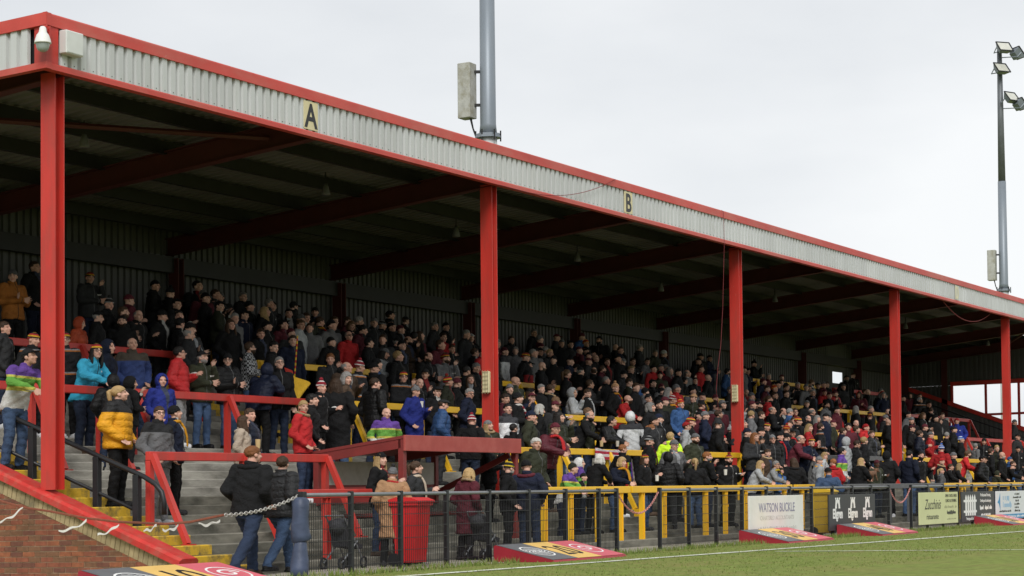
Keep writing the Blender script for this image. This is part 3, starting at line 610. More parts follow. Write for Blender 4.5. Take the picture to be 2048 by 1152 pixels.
MB().bbox(DX0+.2, DX1-.2, -1.25, -.85, .72, .78, .008).build('bench', MAROON, t)
# ------------------------------------------------------------------ bins
def bin_(x, y, z, M, lab, h=1.02, rz=0):
    t = empty('wheelie_bin', (x, y, z), lab, 'bin')
    w0, w1, d0, d1 = .155, .195, .17, .225
    q = MB(); zz = z+.06; zt = z+h-.08
    q.add([(x-w0, y-d0, zz), (x+w0, y-d0, zz), (x+w0, y+d0, zz), (x-w0, y+d0, zz), (x-w1, y-d1, zt), (x+w1, y-d1, zt), (x+w1, y+d1, zt), (x-w1, y+d1, zt)], [(0, 3, 2, 1), (0, 1, 5, 4), (1, 2, 6, 5), (2, 3, 7, 6), (3, 0, 4, 7), (4, 5, 6, 7)])
    q.build('bin_body', M, t)
    for i in range(4):
        xx = x-.12+i*.08; MB().bar((xx, y-d0-.004, zz+.1), (xx*1.0+(xx-x)*.2, y-d1+.012, zt-.1), .02, .016).build('rib', M, t)
    MB().bbox(x-w1-.03, x+w1+.03, y-d1-.03, y+d1+.03, zt-.05, zt+.001, .012).build('rim', M, t)
    l = MB(); pr = [(y-d1-.05, zt), (y+d1+.02, zt), (y+d1+.03, zt+.05), (y+.12, zt+.085), (y-.15, zt+.075), (y-d1-.05, zt+.03)]
    l.prism(pr, x-w1-.04, x+w1+.04, 'x').build('lid', M, t)
    MB().tube([(x-.2, y+d1+.07, zt), (x+.2, y+d1+.07, zt)], .015, 8).build('handle', M, t)
    for sx_ in (-1, 1):
        MB().tube([(x+sx_*(w0+.02), y+d0, z+.10), (x+sx_*(w0+.065), y+d0, z+.10)], .10, 14).build('wheel', BLK, t, smooth=False)
REDBIN = mat('red_plastic', (.55, .02, .022), .4, .06, 4, spec=.4); YELBIN = mat('yellow_plastic', (.62, .40, .03), .45, .08, 4)
bx = unY(822, 1080, -3.55)[0]; bin_(bx, -3.55, .004, REDBIN, 'red plastic wheelie bin behind the mesh fence')
bx = unY(1648, 1040, -3.5)[0]; bin_(bx, -3.5, .004, YELBIN, 'yellow plastic bin beside the castle board', h=1.05)
# ------------------------------------------------------------------ floodlight masts behind the stand
GLASS = mat('lamp_glass', (.52, .52, .46), .15, .1, 4, spec=.6)
def mast(x, y, top, lab, lights):
    t = empty('floodlight_mast', (x, y, 0), lab, 'mast', 'floodlight masts behind the stand'); zf = 11.75
    MB().tube([(x, y, 0), (x, y, zf)], .3, 16, radii=[.30, .265]).build('base_section', mat('mast_white', (.55, .56, .56), .5, .1, 2), t, smooth=True)
    q = MB().tube([(x, y, zf), (x, y, zf+.06)], .40, 8).tube([(x, y, zf+.065), (x, y, zf+.12)], .38, 8); q.build('flange', GALV, t)
    for i in range(6):
        a = i*1.047; MB().tube([(x+.37*math.cos(a), y+.37*math.sin(a), zf-.1), (x+.37*math.cos(a), y+.37*math.sin(a), zf+.22)], .025, 6).build('bolt', PURL, t)
    MB().tube([(x, y, zf+.12), (x, y, zf+.4), (x, y, zf+6)], .3, 16, radii=[.27, .24, .22]).build('lower_section', GALV, t, smooth=True)
    MB().tube([(x, y, zf+5.9), (x, y, top)], .3, 16, radii=[.20, .13]).build('upper_section', mat('mast_upper', (.13, .14, .15), .5, .2, 2, metal=.25), t, smooth=True)
    bx_, by_ = x-.30, y+.54
    MB().bbox(bx_-.21, bx_+.21, by_-.21, by_+.21, zf+.6, zf+2.25, .015).build('cabinet', mat('mossy_cabinet', (.40, .40, .37), .85, .16, 5, .3, 30, dirt=(.22, .20, .13), dirts=4, dirtamt=.7), t)
    MB().bar((bx_, by_, zf+1.0), (x, y, zf+1.0), .08, .08).bar((bx_, by_, zf+2.0), (x, y, zf+2.0), .08, .08).build('cabinet_bracket', PURL, t)
    for i in (0, 1): MB().tube([(bx_+.05*i, by_-.1, zf+.62), (bx_+.06, by_-.16, zf+.3), (x-.2+.06*i, y+.25, zf-.1), (x-.22, y+.2, zf-.7)], .025, 6).build('conduit', PURL, t)
    for dx, dz, yawd in lights:
        f_ = MB(); c0 = Vector((x+RT.x*dx-.25, y+RT.y*dx-.25, top+dz)); R = Matrix.Rotation(math.radians(yawd), 3, 'Z') @ Matrix.Rotation(math.radians(-38), 3, 'X')
        P = lambda a, b, c: c0+R @ Vector((a, b, c))
        vv = [P(*q_) for q_ in ((-.42, -.12, -.34), (.42, -.12, -.34), (.42, -.12, .34), (-.42, -.12, .34), (-.26, .2, -.2), (.26, .2, -.2), (.26, .2, .2), (-.26, .2, .2))]
        L_ = f_.add(vv, [(7, 6, 5, 4), (0, 4, 5, 1), (1, 5, 6, 2), (2, 6, 7, 3), (3, 7, 4, 0), (0, 1, 2, 3)]).build('floodlight', GALV, t)
        g_ = MB().add([P(*q_) for q_ in ((-.36, -.128, -.28), (.36, -.128, -.28), (.36, -.128, .28), (-.36, -.128, .28))], [(0, 1, 2, 3)]).build('lens', GLASS, L_)
        fr = MB()
        for a, b in (((-.42, -.125, -.34), (.42, -.125, -.34)), ((.42, -.125, -.34), (.42, -.125, .34)), ((.42, -.125, .34), (-.42, -.125, .34)), ((-.42, -.125, .34), (-.42, -.125, -.34))): fr.bar(P(*a), P(*b), .05, .05)
        fr.build('rim', PURL, L_)
        MB().tube([P(-.46, 0, 0), P(-.46, .34, -.05), Vector((x, y, top+dz-.1))], .03, 6).build('bracket', GALV, L_)
mast(29.9, 10, 26, 'tall grey mast with a mossy cabinet rising above the second column', [(-.4, 0, 25), (.5, .1, -25)])
mast(86.2, 10, 25.0, 'grey floodlight mast topped by five lamps beyond the far end', [(.05, .0, -40), (.75, -.35, 48), (-.12, -1.15, -34), (.40, -2.75, -25), (.85, -3.15, 48)])
import numpy as np
# ================================================================== people
PI = math.pi
def voxel(mb, name, vox, smooth=2, ratio=None):
    me = bpy.data.meshes.new(name); me.from_pydata(mb.v, [], mb.f); me.update()
    o = bpy.data.objects.new(name, me); col.objects.link(o)
    r = o.modifiers.new('r', 'REMESH'); r.mode = 'VOXEL'; r.voxel_size = vox; r.use_smooth_shade = True
    if smooth: s_ = o.modifiers.new('s', 'SMOOTH'); s_.iterations = smooth; s_.factor = .5
    if ratio: d = o.modifiers.new('d', 'DECIMATE'); d.ratio = ratio
    dg = bpy.context.evaluated_depsgraph_get(); dg.update()
    out_ = bpy.data.meshes.new_from_object(o.evaluated_get(dg)); out_.name = name
    bpy.data.objects.remove(o); bpy.data.meshes.remove(me)
    out_.polygons.foreach_set('use_smooth', [True]*len(out_.polygons)); return out_
class SB(MB):
    def cap(s, p, q, r0, r1, n=12):
        p, q = Vector(p), Vector(q); d = (q-p); L = d.length; d.normalize(); pts = []; rr = []
        for a in (-1, -.8, -.45, 0): pts.append(p+d*(a*r0)); rr.append(max(.001, r0*math.sqrt(max(0, 1-a*a))))
        for a in (0, .45, .8, 1): pts.append(q+d*(a*r1)); rr.append(max(.001, r1*math.sqrt(max(0, 1-a*a))))
        return s.tube(pts, 1, n, radii=rr)
    def ell(s, c, r, R=None, nu=18, nv=12):
        c = Vector(c); v = []; f = []
        for j in range(nv+1):
            th = PI*j/nv
            for i in range(nu):
                ph = 2*PI*i/nu; p = Vector((r[0]*math.sin(th)*math.cos(ph), r[1]*math.sin(th)*math.sin(ph), r[2]*math.cos(th)))
                v.append(c+(R @ p if R else p))
        for j in range(nv):
            for i in range(nu): f.append((j*nu+i, (j+1)*nu+i, (j+1)*nu+(i+1) % nu, j*nu+(i+1) % nu))
        f += [tuple(range(nu)), tuple(nv*nu+i for i in range(nu))[::-1]]
        return s.add(v, f)
    def stack(s, rings, n=20):       # rings: (centre, rx, ry[, tilt about x])
        v = []; f = []
        for rg in rings:
            c, rx, ry = Vector(rg[0]), rg[1], rg[2]; tl = rg[3] if len(rg) > 3 else 0
            for i in range(n):
                a = 2*PI*i/n; ca, sa = math.cos(a), math.sin(a)
                ca = math.copysign(abs(ca)**.85, ca); sa = math.copysign(abs(sa)**.85, sa)
                v.append(c+Vector((rx*ca, ry*sa*math.cos(tl), ry*sa*math.sin(tl))))
        for j in range(len(rings)-1):
            for i in range(n): f.append((j*n+i, j*n+(i+1) % n, (j+1)*n+(i+1) % n, (j+1)*n+i))
        f += [tuple(range(n))[::-1], tuple((len(rings)-1)*n+i for i in range(n))]
        return s.add(v, f)
# ---- poses: joints for a figure 1.75 m tall that faces -Y, feet on z = 0
def pose(kind):
    J = {}; lean = {'lean': .34, 'walk': .07}.get(kind, .02)
    hip = Vector((0, 0 if kind != 'lean' else .12, .93)); J['lean'] = lean
    def up(h, x=0, y=0):             # point h above the hips along the leaning spine
        return hip+Vector((x, y*math.cos(lean)-h*math.sin(lean), h*math.cos(lean)+y*math.sin(lean)*-1))
    J['hip'] = hip; J['up'] = up
    J['sh'] = {s: up(.50, s*.185, .01) for s in (-1, 1)}
    J['neck'] = up(.56, 0, .0); hc = up(.715, 0, -.02 if kind != 'lean' else -.02)
    J['head'] = hc; J['hpitch'] = {'lean': -.05, 'face': .05}.get(kind, 0)
    el, wr = {}, {}
    for s in (-1, 1):
        k = kind
        if k == 'cup': k = 'cup' if s == 1 else 'pocket'
        if k == 'face': k = 'face' if s == 1 else 'cross'
        if k == 'stand': el[s] = up(.22, s*.255, .035); wr[s] = up(-.02, s*.265, -.05)
        elif k == 'pocket': el[s] = up(.23, s*.29, .07); wr[s] = up(.05, s*.20, -.11)
        elif k == 'cross': el[s] = up(.225, s*.265, -.04); wr[s] = up(.26+.02*s, -s*.03, -.235)
        elif k == 'cup': el[s] = up(.22, s*.25, .01); wr[s] = up(.32, s*.13, -.25)
        elif k == 'face': el[s] = up(.24, s*.24, -.12); wr[s] = up(.52, s*.10, -.22)
        elif k == 'lean': el[s] = up(.26, s*.27, -.16); wr[s] = Vector((s*.08, el[s].y-.24, 1.13))
        elif k == 'walk': el[s] = up(.22, s*.25, .09); wr[s] = up(.06, s*.20, -.09)
    J['el'], J['wr'] = el, wr
    J['kn'], J['an'] = {}, {}
    for s in (-1, 1):
        if kind == 'walk':
            J['kn'][s] = Vector((s*.09, -.18*s-.06, .50)); J['an'][s] = Vector((s*.09, -.30*s+.06*(s < 0)+.03, .09 if s > 0 else .13))
        elif kind == 'lean': J['kn'][s] = Vector((s*.105, .05, .50)); J['an'][s] = Vector((s*.115, .10, .085))
        else: J['kn'][s] = Vector((s*.105, -.015, .50)); J['an'][s] = Vector((s*.12, .03, .085))
    return J
HEAD_W = 1.0
def head_frame(J, turn):
    return Matrix.Translation(J['head']-Vector((0, 0, .008))) @ Matrix.Rotation(turn, 4, 'Z') @ Matrix.Rotation(J['hpitch']+.16*math.sin(turn*9+1), 4, 'X') @ Matrix.Rotation(.10*math.sin(turn*13), 4, 'Y') @ Matrix.Scale(.94, 4)
def body_mesh(J, turn, kind):
    b = SB(); up = J['up']; hp = J['hip']
    b.stack([(up(-.10), .13, .09), (up(-.02), .165, .115), (up(.08), .155, .11), (up(.18), .14, .10), (up(.30), .155, .115), (up(.42), .17, .115), (up(.50), .155, .095), (up(.545), .085, .075), (up(.58), .055, .055)])
    H = head_frame(J, turn); h3 = H.to_3x3(); P = lambda *c: H @ Vector(c)
    b.cap(up(.53), P(0, .02, -.06), .058, .054)
    b.ell(P(0, .012, .032), (.077, .096, .086), h3); b.ell(P(0, -.022, -.036), (.063, .072, .080), h3); b.ell(P(0, -.046, -.092), (.036, .040, .026), h3)
    b.ell(P(0, -.062, .026), (.056, .030, .018), h3); b.cap(P(0, -.090, .010), P(0, -.106, -.026), .0095, .016)
    b.ell(P(0, -.078, -.062), (.027, .016, .014), h3)
    for s in (-1, 1):
        b.ell(P(s*.077, .012, -.012), (.012, .026, .033), h3); b.ell(P(s*.040, -.062, -.028), (.022, .022, .022), h3)
        b.cap(J['sh'][s], J['el'][s], .052, .042); b.cap(J['el'][s], J['wr'][s], .042, .029)
        d = (J['wr'][s]-J['el'][s]).normalized(); d2 = d
        sd_ = d.cross(Vector((0, 1, 0))); sd_ = d.cross(Vector((1, 0, 0))) if sd_.length < .3 else sd_; sd_.normalize(); nn = d.cross(sd_)
        w_ = J['wr'][s]
        b.cap(w_+d*.035+sd_*.022, w_+d*.085+sd_*.026, .018, .017); b.cap(w_+d*.035-sd_*.022, w_+d*.085-sd_*.024, .018, .017); b.cap(w_+d*.03, w_+d*.088, .020, .018)
        for i, (off, ln_) in enumerate(((-.036, .062), (-.012, .078), (.013, .074), (.037, .056))):
            p0 = w_+d*.088+sd_*off; p1 = p0+d*ln_*.55+sd_*off*.22+nn*.010; p2 = p1+d*ln_*.42+nn*.026; b.cap(p0, p1, .0095, .009, 8); b.cap(p1, p2, .009, .0075, 8)
        t0 = w_+d*.035-sd_*.03; t1 = t0+d*.035-sd_*.030+nn*.012; b.cap(t0, t1, .012, .0105, 8); b.cap(t1, t1+d*.032-sd_*.006+nn*.012, .0105, .009, 8)
        h_ = hp+Vector((s*.09, 0, -.02)); b.cap(h_, J['kn'][s], .085, .058); b.cap(J['kn'][s], J['an'][s], .058, .042)
        a_ = J['an'][s]; b.cap(a_+Vector((0, .02, -.045)), a_+Vector((s*.01, -.15, -.055)), .036, .03)
    me = voxel(b, 'person_body', .0088, 1, .42)
    Hi = H.inverted(); n = len(me.vertices); co = [0.0]*(3*n); me.vertices.foreach_get('co', co); arr = []
    at = me.color_attributes.new('face', 'FLOAT_COLOR', 'POINT')
    for i in range(n):
        x, y, z = Hi @ Vector(co[3*i:3*i+3]); ax = abs(x); e = l = bb = 0.0
        if y < -.03 and abs(z) < .14:
            e = max(0, 1.1-((ax-.031)/.0155)**2-((z-.006)/.0075)**2); e = min(.85, e*1.3)
            l = .8 if ax < .026 and abs(z+.061) < .0075 else 0
            bb = .55 if .012 < ax < .052 and abs(z-.027) < .006 else 0
        arr += [e, l, bb, 1]
    at.data.foreach_set('color', arr); return me
def garment(J, kind, cut):
    b = SB(); up = J['up']; thick = {'jacket': .030, 'puffer': .050, 'coat': .036, 'jersey': .016}[cut]
    rg = [(up(.56), .070, .072), (up(.53), .118, .105), (up(.48), .172+thick*.6, .122+thick*.5), (up(.40), .178+thick, .118+thick), (up(.28), .166+thick, .122+thick), (up(.14), .160+thick, .120+thick), (up(.0), .178+thick, .125+thick), (up(-.10), .178+thick, .120+thick)]
    if cut == 'coat':
        hb = Vector((0, J['hip'].y, 0)); rg += [(hb+Vector((0, 0, .68)), .20, .155), (hb+Vector((0, 0, .50)), .215, .17)]
    b.stack(rg)
    for s in (-1, 1):
        p = J['sh'][s]; b.cap(p+Vector((-s*.05, 0, -.02)), p, .07+thick*.6, .062+thick*.7)
        b.cap(p, J['el'][s], .060+thick*.8, .050+thick*.75); e, w_ = J['el'][s], J['wr'][s]; d = (w_-e).normalized()
        b.cap(e, w_-d*.0, .050+thick*.75, .036+thick*.55)
    b.stack([(up(.525), .080, .078), (up(.585, 0, .004), .080, .076), (up(.625, 0, .008), .078, .074)], 16)
    me = voxel(b, cut, .0115, 3)
    rr = random.Random(len(kind)*31+len(cut)*7); hz_ = J['hip'].z; ph = [rr.uniform(0, 6.28) for _ in range(6)]
    n = len(me.vertices); co = np.empty(3*n); nr = np.empty(3*n); me.vertices.foreach_get('co', co); me.vertices.foreach_get('normal', nr)
    co = co.reshape(-1, 3); nr = nr.reshape(-1, 3); x, y, z = co.T
    if cut == 'puffer': f_ = .0095*(np.abs(np.sin(PI*(z-hz_)/.10+.2*np.sin(x*9+ph[0])))**.7-.5)
    else: f_ = .006*np.sin(z*17+2.2*np.sin(x*9+ph[4])+y*11+ph[5])+.0085*(np.sin(z*31+x*17+ph[0]+2*np.sin(x*13+ph[1]))*.5+np.sin(z*53-x*29+y*21+ph[2])*.35+np.sin(y*37+z*19+ph[3])*.4)
    me.vertices.foreach_set('co', (co+nr*f_[:, None]).ravel()); me.update()
    return me
def legs_mesh(J):
    b = SB(); hp = J['hip']
    b.stack([(hp+Vector((0, 0, .10)), .158, .118), (hp, .178, .130), (hp-Vector((0, 0, .10)), .165, .122), (hp-Vector((0, 0, .16)), .14, .10)])
    for s in (-1, 1):
        b.cap(hp+Vector((s*.088, 0, -.05)), J['kn'][s], .102, .074); k, a = J['kn'][s], J['an'][s]
        b.tube([k+(k-a).normalized()*.02, k.lerp(a, .5)+Vector((0, .012, 0)), a+Vector((0, 0, .03)), a+Vector((0, .0, -.02))], 1, 14, radii=[.074, .069, .063, .064])
    me = voxel(b, 'trousers', .0125, 2)
    n = len(me.vertices); co = np.empty(3*n); nr = np.empty(3*n); me.vertices.foreach_get('co', co); me.vertices.foreach_get('normal', nr)
    co = co.reshape(-1, 3); nr = nr.reshape(-1, 3); x, y, z = co.T; f_ = .006*np.sin(z*47+x*23)*np.sin(y*31+z*17+1)
    me.vertices.foreach_set('co', (co+nr*f_[:, None]).ravel()); me.update()
    return me
def shoes_mesh(J):
    b = SB()
    for s in (-1, 1):
        a = J['an'][s]; z0 = a.z-.085
        b.cap((a.x, a.y+.03, z0+.055), (a.x+s*.008, a.y-.15, z0+.042), .048, .042, 10)
        b.box(a.x-.045, a.x+.047, a.y-.185, a.y+.078, z0, z0+.03); b.cap((a.x, a.y+.01, z0+.07), (a.x, a.y+.005, z0+.12), .05, .047, 10)
    return voxel(b, 'shoes', .0105, 1)
# ---- head wear and hair, in head coordinates
def shell(r, c, cut, thick=.012, nu=28, nv=18, wob=0.0, seed=1):
    """part of an ellipsoid kept where cut(p) is true, given a thickness"""
    bm = bmesh.new(); bmesh.ops.create_uvsphere(bm, u_segments=nu, v_segments=nv, radius=1); rr = random.Random(seed)
    for v in bm.verts:
        p = v.co; k = 1+wob*math.sin(p.x*9+seed)*math.sin(p.y*8+1)*math.sin(p.z*10+2)+rr.uniform(-1, 1)*wob*.5; v.co = Vector((c[0]+r[0]*p.x*k, c[1]+r[1]*p.y*k, c[2]+r[2]*p.z*k))
    bmesh.ops.delete(bm, geom=[f for f in bm.faces if not cut(f.calc_center_median())], context='FACES')
    geo = bm.faces[:]; bmesh.ops.recalc_face_normals(bm, faces=geo); bmesh.ops.solidify(bm, geom=geo, thickness=thick)
    return bm
def headmesh(name, bms, smooth=True):
    mb = MB()
    for b in bms: mb.bm(b) if isinstance(b, bmesh.types.BMesh) else mb.add(b.v, b.f)
    me = bpy.data.meshes.new(name); me.from_pydata(mb.v, [], mb.f); me.update(); me.polygons.foreach_set('use_smooth', [smooth]*len(me.polygons)); return me
cutline = lambda front, back: (lambda p: p.z > front+(back-front)*max(0, min(1, (p.y+.10)/.20)))
HM = {}
HM['beanie'] = headmesh('beanie', [shell((.086, .106, .104), (0, .014, .036), cutline(.052, .0), .010, wob=.03), shell((.090, .110, .106), (0, .014, .034), lambda p: cutline(.046, -.008)(p) and not cutline(.092, .042)(p), .009)])
HM['bobble'] = headmesh('bobble', [SB().ell((0, .02, .162), (.040, .040, .038), nu=10, nv=7)])
HM['cap'] = headmesh('cap', [shell((.088, .107, .098), (0, .012, .036), cutline(.055, .025), .008),
    SB().prism([(-.075, -.075), (-.07, -.13), (-.045, -.168), (0, -.18), (.045, -.168), (.07, -.13), (.075, -.075), (0, -.09)], .056, .066, 'z'), SB().ell((0, .012, .136), (.012, .012, .008), nu=8, nv=5)])
HM['flat_cap'] = headmesh('flat_cap', [shell((.097, .128, .066), (0, -.008, .055), lambda p: p.z > .045, .012), SB().ell((0, -.115, .052), (.062, .05, .012))])
HM['short_hair'] = headmesh('hair', [shell((.086, .105, .096), (0, .016, .036), lambda p: cutline(.066, -.045)(p) and not (abs(p.x) > .06 and p.y < -.03 and p.z < .05), .012, 36, 24, wob=.075, seed=3)])
HM['receding_hair'] = headmesh('hair', [shell((.083, .103, .090), (0, .018, .030), lambda p: p.y > -.025 and -.055 < p.z < .075 and (abs(p.x) > .045 or p.y > .06), .008, wob=.03, seed=4)])
lh = SB(); lh.stack([((0, .075, .06), .07, .035), ((0, .088, -.03), .092, .045), ((0, .085, -.13), .105, .045), ((0, .085, -.22), .105, .042), ((0, .085, -.30), .075, .028)], 16)
for s in (-1, 1): lh.stack([((s*.074, .02, .05), .022, .06), ((s*.082, .02, -.05), .024, .06), ((s*.088, .012, -.14), .028, .06), ((s*.085, .0, -.22), .026, .05), ((s*.08, -.005, -.28), .015, .03)], 12)
def hairmesh(shells, sb):
    for b_ in shells: sb.bm(b_)
    me = voxel(sb, 'hair', .0075, 2); n = len(me.vertices); co = np.empty(3*n); me.vertices.foreach_get('co', co); co = co.reshape(-1, 3)
    a_ = np.arctan2(co[:, 0], co[:, 1]); k_ = 1+.018*np.sin(a_*22+co[:, 2]*18)+.012*np.sin(a_*37-co[:, 2]*30); co[:, 0] *= k_; co[:, 1] *= k_
    me.vertices.foreach_set('co', co.ravel()); me.update(); return me
HM['long_hair'] = hairmesh([shell((.089, .107, .099), (0, .014, .036), lambda p: cutline(.07, -.07)(p), .014, wob=.03, seed=5)], lh)
bo = SB(); bo.stack([((0, .070, .05), .075, .04), ((0, .075, -.05), .098, .05), ((0, .065, -.12), .09, .045)], 16)
for s in (-1, 1): bo.stack([((s*.080, .0, .05), .022, .05), ((s*.094, -.012, -.05), .026, .046), ((s*.090, -.025, -.115), .02, .03)], 10)
HM['bobbed_hair'] = hairmesh([shell((.094, .110, .106), (0, .012, .036), lambda p: cutline(.06, -.07)(p), .014, wob=.03, seed=6)], bo)
pt = SB(); pt.stack([((0, .10, .085), .03, .03), ((0, .135, .06), .034, .036), ((.0, .145, -.04), .034, .032), ((.01, .135, -.15), .03, .024), ((.01, .125, -.24), .014, .012)], 12)
HM['ponytail'] = headmesh('hair', [shell((.085, .104, .094), (0, .014, .036), lambda p: cutline(.066, -.045)(p), .011, wob=.015, seed=7), pt])
HM['hood_up'] = headmesh('hood', [shell((.118, .135, .150), (0, .028, .008), lambda p: not (p.y < -.045 and (p.x/.080)**2+((p.z-.0)/.105)**2 < 1.0) and p.z > -.135, .018, 30, 20, wob=.02)])
hd_ = SB()
for i in range(9):
    a = PI*(i/8)-0; hd_.ell((.115*math.cos(a), .065+.065*math.sin(a), -.165-.02*math.sin(a)), (.048, .045, .038), nu=10, nv=7)
HM['hood_down'] = voxel(hd_, 'hood', .011, 3)
sf = SB()
for i in range(14):
    a = 2*PI*i/14; sf.ell((.078*math.cos(a), .012+.078*math.sin(a), -.155+.012*math.sin(a*2)), (.034, .034, .030), nu=10, nv=7)
sf.stack([((.04, -.085, -.17), .036, .022), ((.05, -.135, -.26), .042, .02), ((.05, -.165, -.40), .045, .016), ((.055, -.165, -.55), .045, .014)], 12)
HM['scarf'] = voxel(sf, 'scarf', .011, 2)
gl = MB()
for s in (-1, 1):
    gl.tube([(s*.033+.025*math.cos(2*PI*i/12), -.098, .004+.019*math.sin(2*PI*i/12)) for i in range(13)], .0042, 5, caps=False)
    gl.tube([(s*.058, -.096, .006), (s*.083, -.02, .006), (s*.084, .02, .0)], .0035, 5)
gl.tube([(-.009, -.1, .006), (.009, -.1, .006)], .004, 5); HM['glasses'] = headmesh('glasses', [gl])
HM['beard'] = headmesh('beard', [shell((.070, .086, .090), (0, -.022, -.040), lambda p: p.z < -.035 and p.y < .02 and not (abs(p.x) < .024 and abs(p.z+.061) < .008) and not (abs(p.x) < .05 and p.z > -.048), .008, wob=.03, seed=9)])
fu = SB(); rr_ = random.Random(2)
for i in range(46):
    a = 2*PI*i/46; rr2 = rr_.uniform(.92, 1.1); fu.ell((.118*rr2*math.cos(a), .02+.09*math.sin(a)*rr2, -.13+.03*math.sin(a)), (.03, .03, .028), nu=7, nv=5)
HM['fur_collar'] = headmesh('fur_collar', [fu])
# ---- materials of cloth and skin
def cloth(name, c, c2=None, pat=None, rough=.85, c3=None, sheen=0.0, zipc=None):
    if name in MATS: return MATS[name]
    M = bpy.data.materials.new(name); M.use_nodes = True; t = M.node_tree; b = t.nodes['Principled BSDF']; L = t.links.new
    b.inputs['Roughness'].default_value = rough; b.inputs['Specular IOR Level'].default_value = .25
    co = N(t, 'ShaderNodeTexCoord'); oi = N(t, 'ShaderNodeObjectInfo'); hs = N(t, 'ShaderNodeHueSaturation')
    mr = N(t, 'ShaderNodeMapRange'); mr.inputs[3].default_value = .65; mr.inputs[4].default_value = 1.3; L(oi.outputs['Random'], mr.inputs[0]); L(mr.outputs[0], hs.inputs['Value'])
    sp_ = N(t, 'ShaderNodeSeparateXYZ'); L(co.outputs['Object'], sp_.inputs[0])
    def ramp(src, stops, interp='CONSTANT'):
        r = N(t, 'ShaderNodeValToRGB'); r.color_ramp.interpolation = interp; els = r.color_ramp.elements
        while len(els) > 1: els.remove(els[-1])
        els[0].position, els[0].color = stops[0][0], (*stops[0][1], 1)
        for p, cc in stops[1:]: e = els.new(p); e.color = (*cc, 1)
        L(src, r.inputs[0]); return r.outputs[0]
    def mth(op, a, b_=None):
        n = N(t, 'ShaderNodeMath', operation=op); L(a, n.inputs[0]) if not isinstance(a, (int, float)) else setattr(n.inputs[0], 'default_value', a)
        if b_ is not None: (L(b_, n.inputs[1]) if not isinstance(b_, (int, float)) else setattr(n.inputs[1], 'default_value', b_))
        return n.outputs[0]
    if pat == 'knit':               # hoops of colour round a knitted hat
        fr = mth('FRACT', mth('MULTIPLY', sp_.outputs['Z'], 12.5)); src = ramp(fr, [(0, c), (.36, c2), (.66, c3 or c)])
    elif pat == 'band':             # jersey hoops over the chest
        zz = mth('DIVIDE', mth('SUBTRACT', sp_.outputs['Z'], .80), .75); src = ramp(zz, [(0, (.62, .62, .60)), (.30, (.62, .62, .60)), (.42, (.55, .50, .10)), (.48, c2), (.66, (.55, .50, .10)), (.70, c)])
    elif pat == 'plaid':
        ch = N(t, 'ShaderNodeTexChecker'); ch.inputs['Scale'].default_value = 26; ch.inputs[1].default_value = (*c, 1); ch.inputs[2].default_value = (*c2, 1); L(co.outputs['Object'], ch.inputs[0]); src = ch.outputs[0]
    elif pat == 'yoke':             # contrast shoulders
        src = ramp(mth('DIVIDE', sp_.outputs['Z'], 2.0), [(0, c), (.672, c2)])
    elif pat == 'trim':             # bright shoulder and cuff panels
        src = ramp(mth('FRACT', mth('MULTIPLY', sp_.outputs['Z'], 2.6)), [(0, c), (.72, c2), (.78, c3 or c2), (.84, c)])
    elif pat == 'vert':
        src = ramp(mth('FRACT', mth('MULTIPLY', sp_.outputs['Z'], 9)), [(0, c), (.5, c2)])
    else:
        rg = N(t, 'ShaderNodeRGB'); rg.outputs[0].default_value = (*c, 1); src = rg.outputs[0]
        if zipc is not None:
            ax = mth('ABSOLUTE', sp_.outputs['X']); a1 = mth('LESS_THAN', ax, .007); a2 = mth('LESS_THAN', sp_.outputs['Y'], -.05)
            mm = N(t, 'ShaderNodeMixRGB'); mm.inputs[2].default_value = (*zipc, 1); L(mth('MULTIPLY', a1, a2), mm.inputs[0]); L(src, mm.inputs[1]); src = mm.outputs[0]
            # on some coats the front hangs open over a shirt, on others there is a small chest badge
            rd = oi.outputs['Random']; zz = sp_.outputs['Z']
            op = mth('MULTIPLY', mth('LESS_THAN', ax, mth('MULTIPLY', mth('SUBTRACT', zz, 1.02), .13)), mth('MULTIPLY', a2, mth('LESS_THAN', rd, .38)))
            inn = ramp(mth('FRACT', mth('MULTIPLY', rd, 37)), [(0, (.02, .02, .022)), (.3, (.30, .31, .33)), (.5, (.20, .02, .02)), (.65, (.05, .06, .10)), (.85, (.45, .44, .42))])
            m3 = N(t, 'ShaderNodeMixRGB'); L(op, m3.inputs[0]); L(src, m3.inputs[1]); L(inn, m3.inputs[2]); src = m3.outputs[0]
            bx_ = mth('MULTIPLY', mth('LESS_THAN', mth('ABSOLUTE', mth('SUBTRACT', sp_.outputs['X'], .095)), .022), mth('LESS_THAN', mth('ABSOLUTE', mth('SUBTRACT', zz, 1.30)), .013))
            bd = mth('MULTIPLY', mth('MULTIPLY', bx_, a2), mth('GREATER_THAN', rd, .66)); m4 = N(t, 'ShaderNodeMixRGB'); m4.inputs[2].default_value = (.45, .44, .42, 1); L(bd, m4.inputs[0]); L(src, m4.inputs[1]); src = m4.outputs[0]
    L(src, hs.inputs['Color'])
    nz = N(t, 'ShaderNodeTexNoise'); nz.inputs['Scale'].default_value = 9; nz.inputs['Detail'].default_value = 4; L(co.outputs['Object'], nz.inputs['Vector'])
    m2 = N(t, 'ShaderNodeMapRange'); m2.inputs[1].default_value = .3; m2.inputs[2].default_value = .7; m2.inputs[3].default_value = .82; m2.inputs[4].default_value = 1.12
    mu = N(t, 'ShaderNodeMixRGB', blend_type='MULTIPLY'); mu.inputs[0].default_value = 1; L(nz.outputs['Fac'], m2.inputs[0]); L(hs.outputs[0], mu.inputs[1]); L(m2.outputs[0], mu.inputs[2]); L(mu.outputs[0], b.inputs['Base Color'])
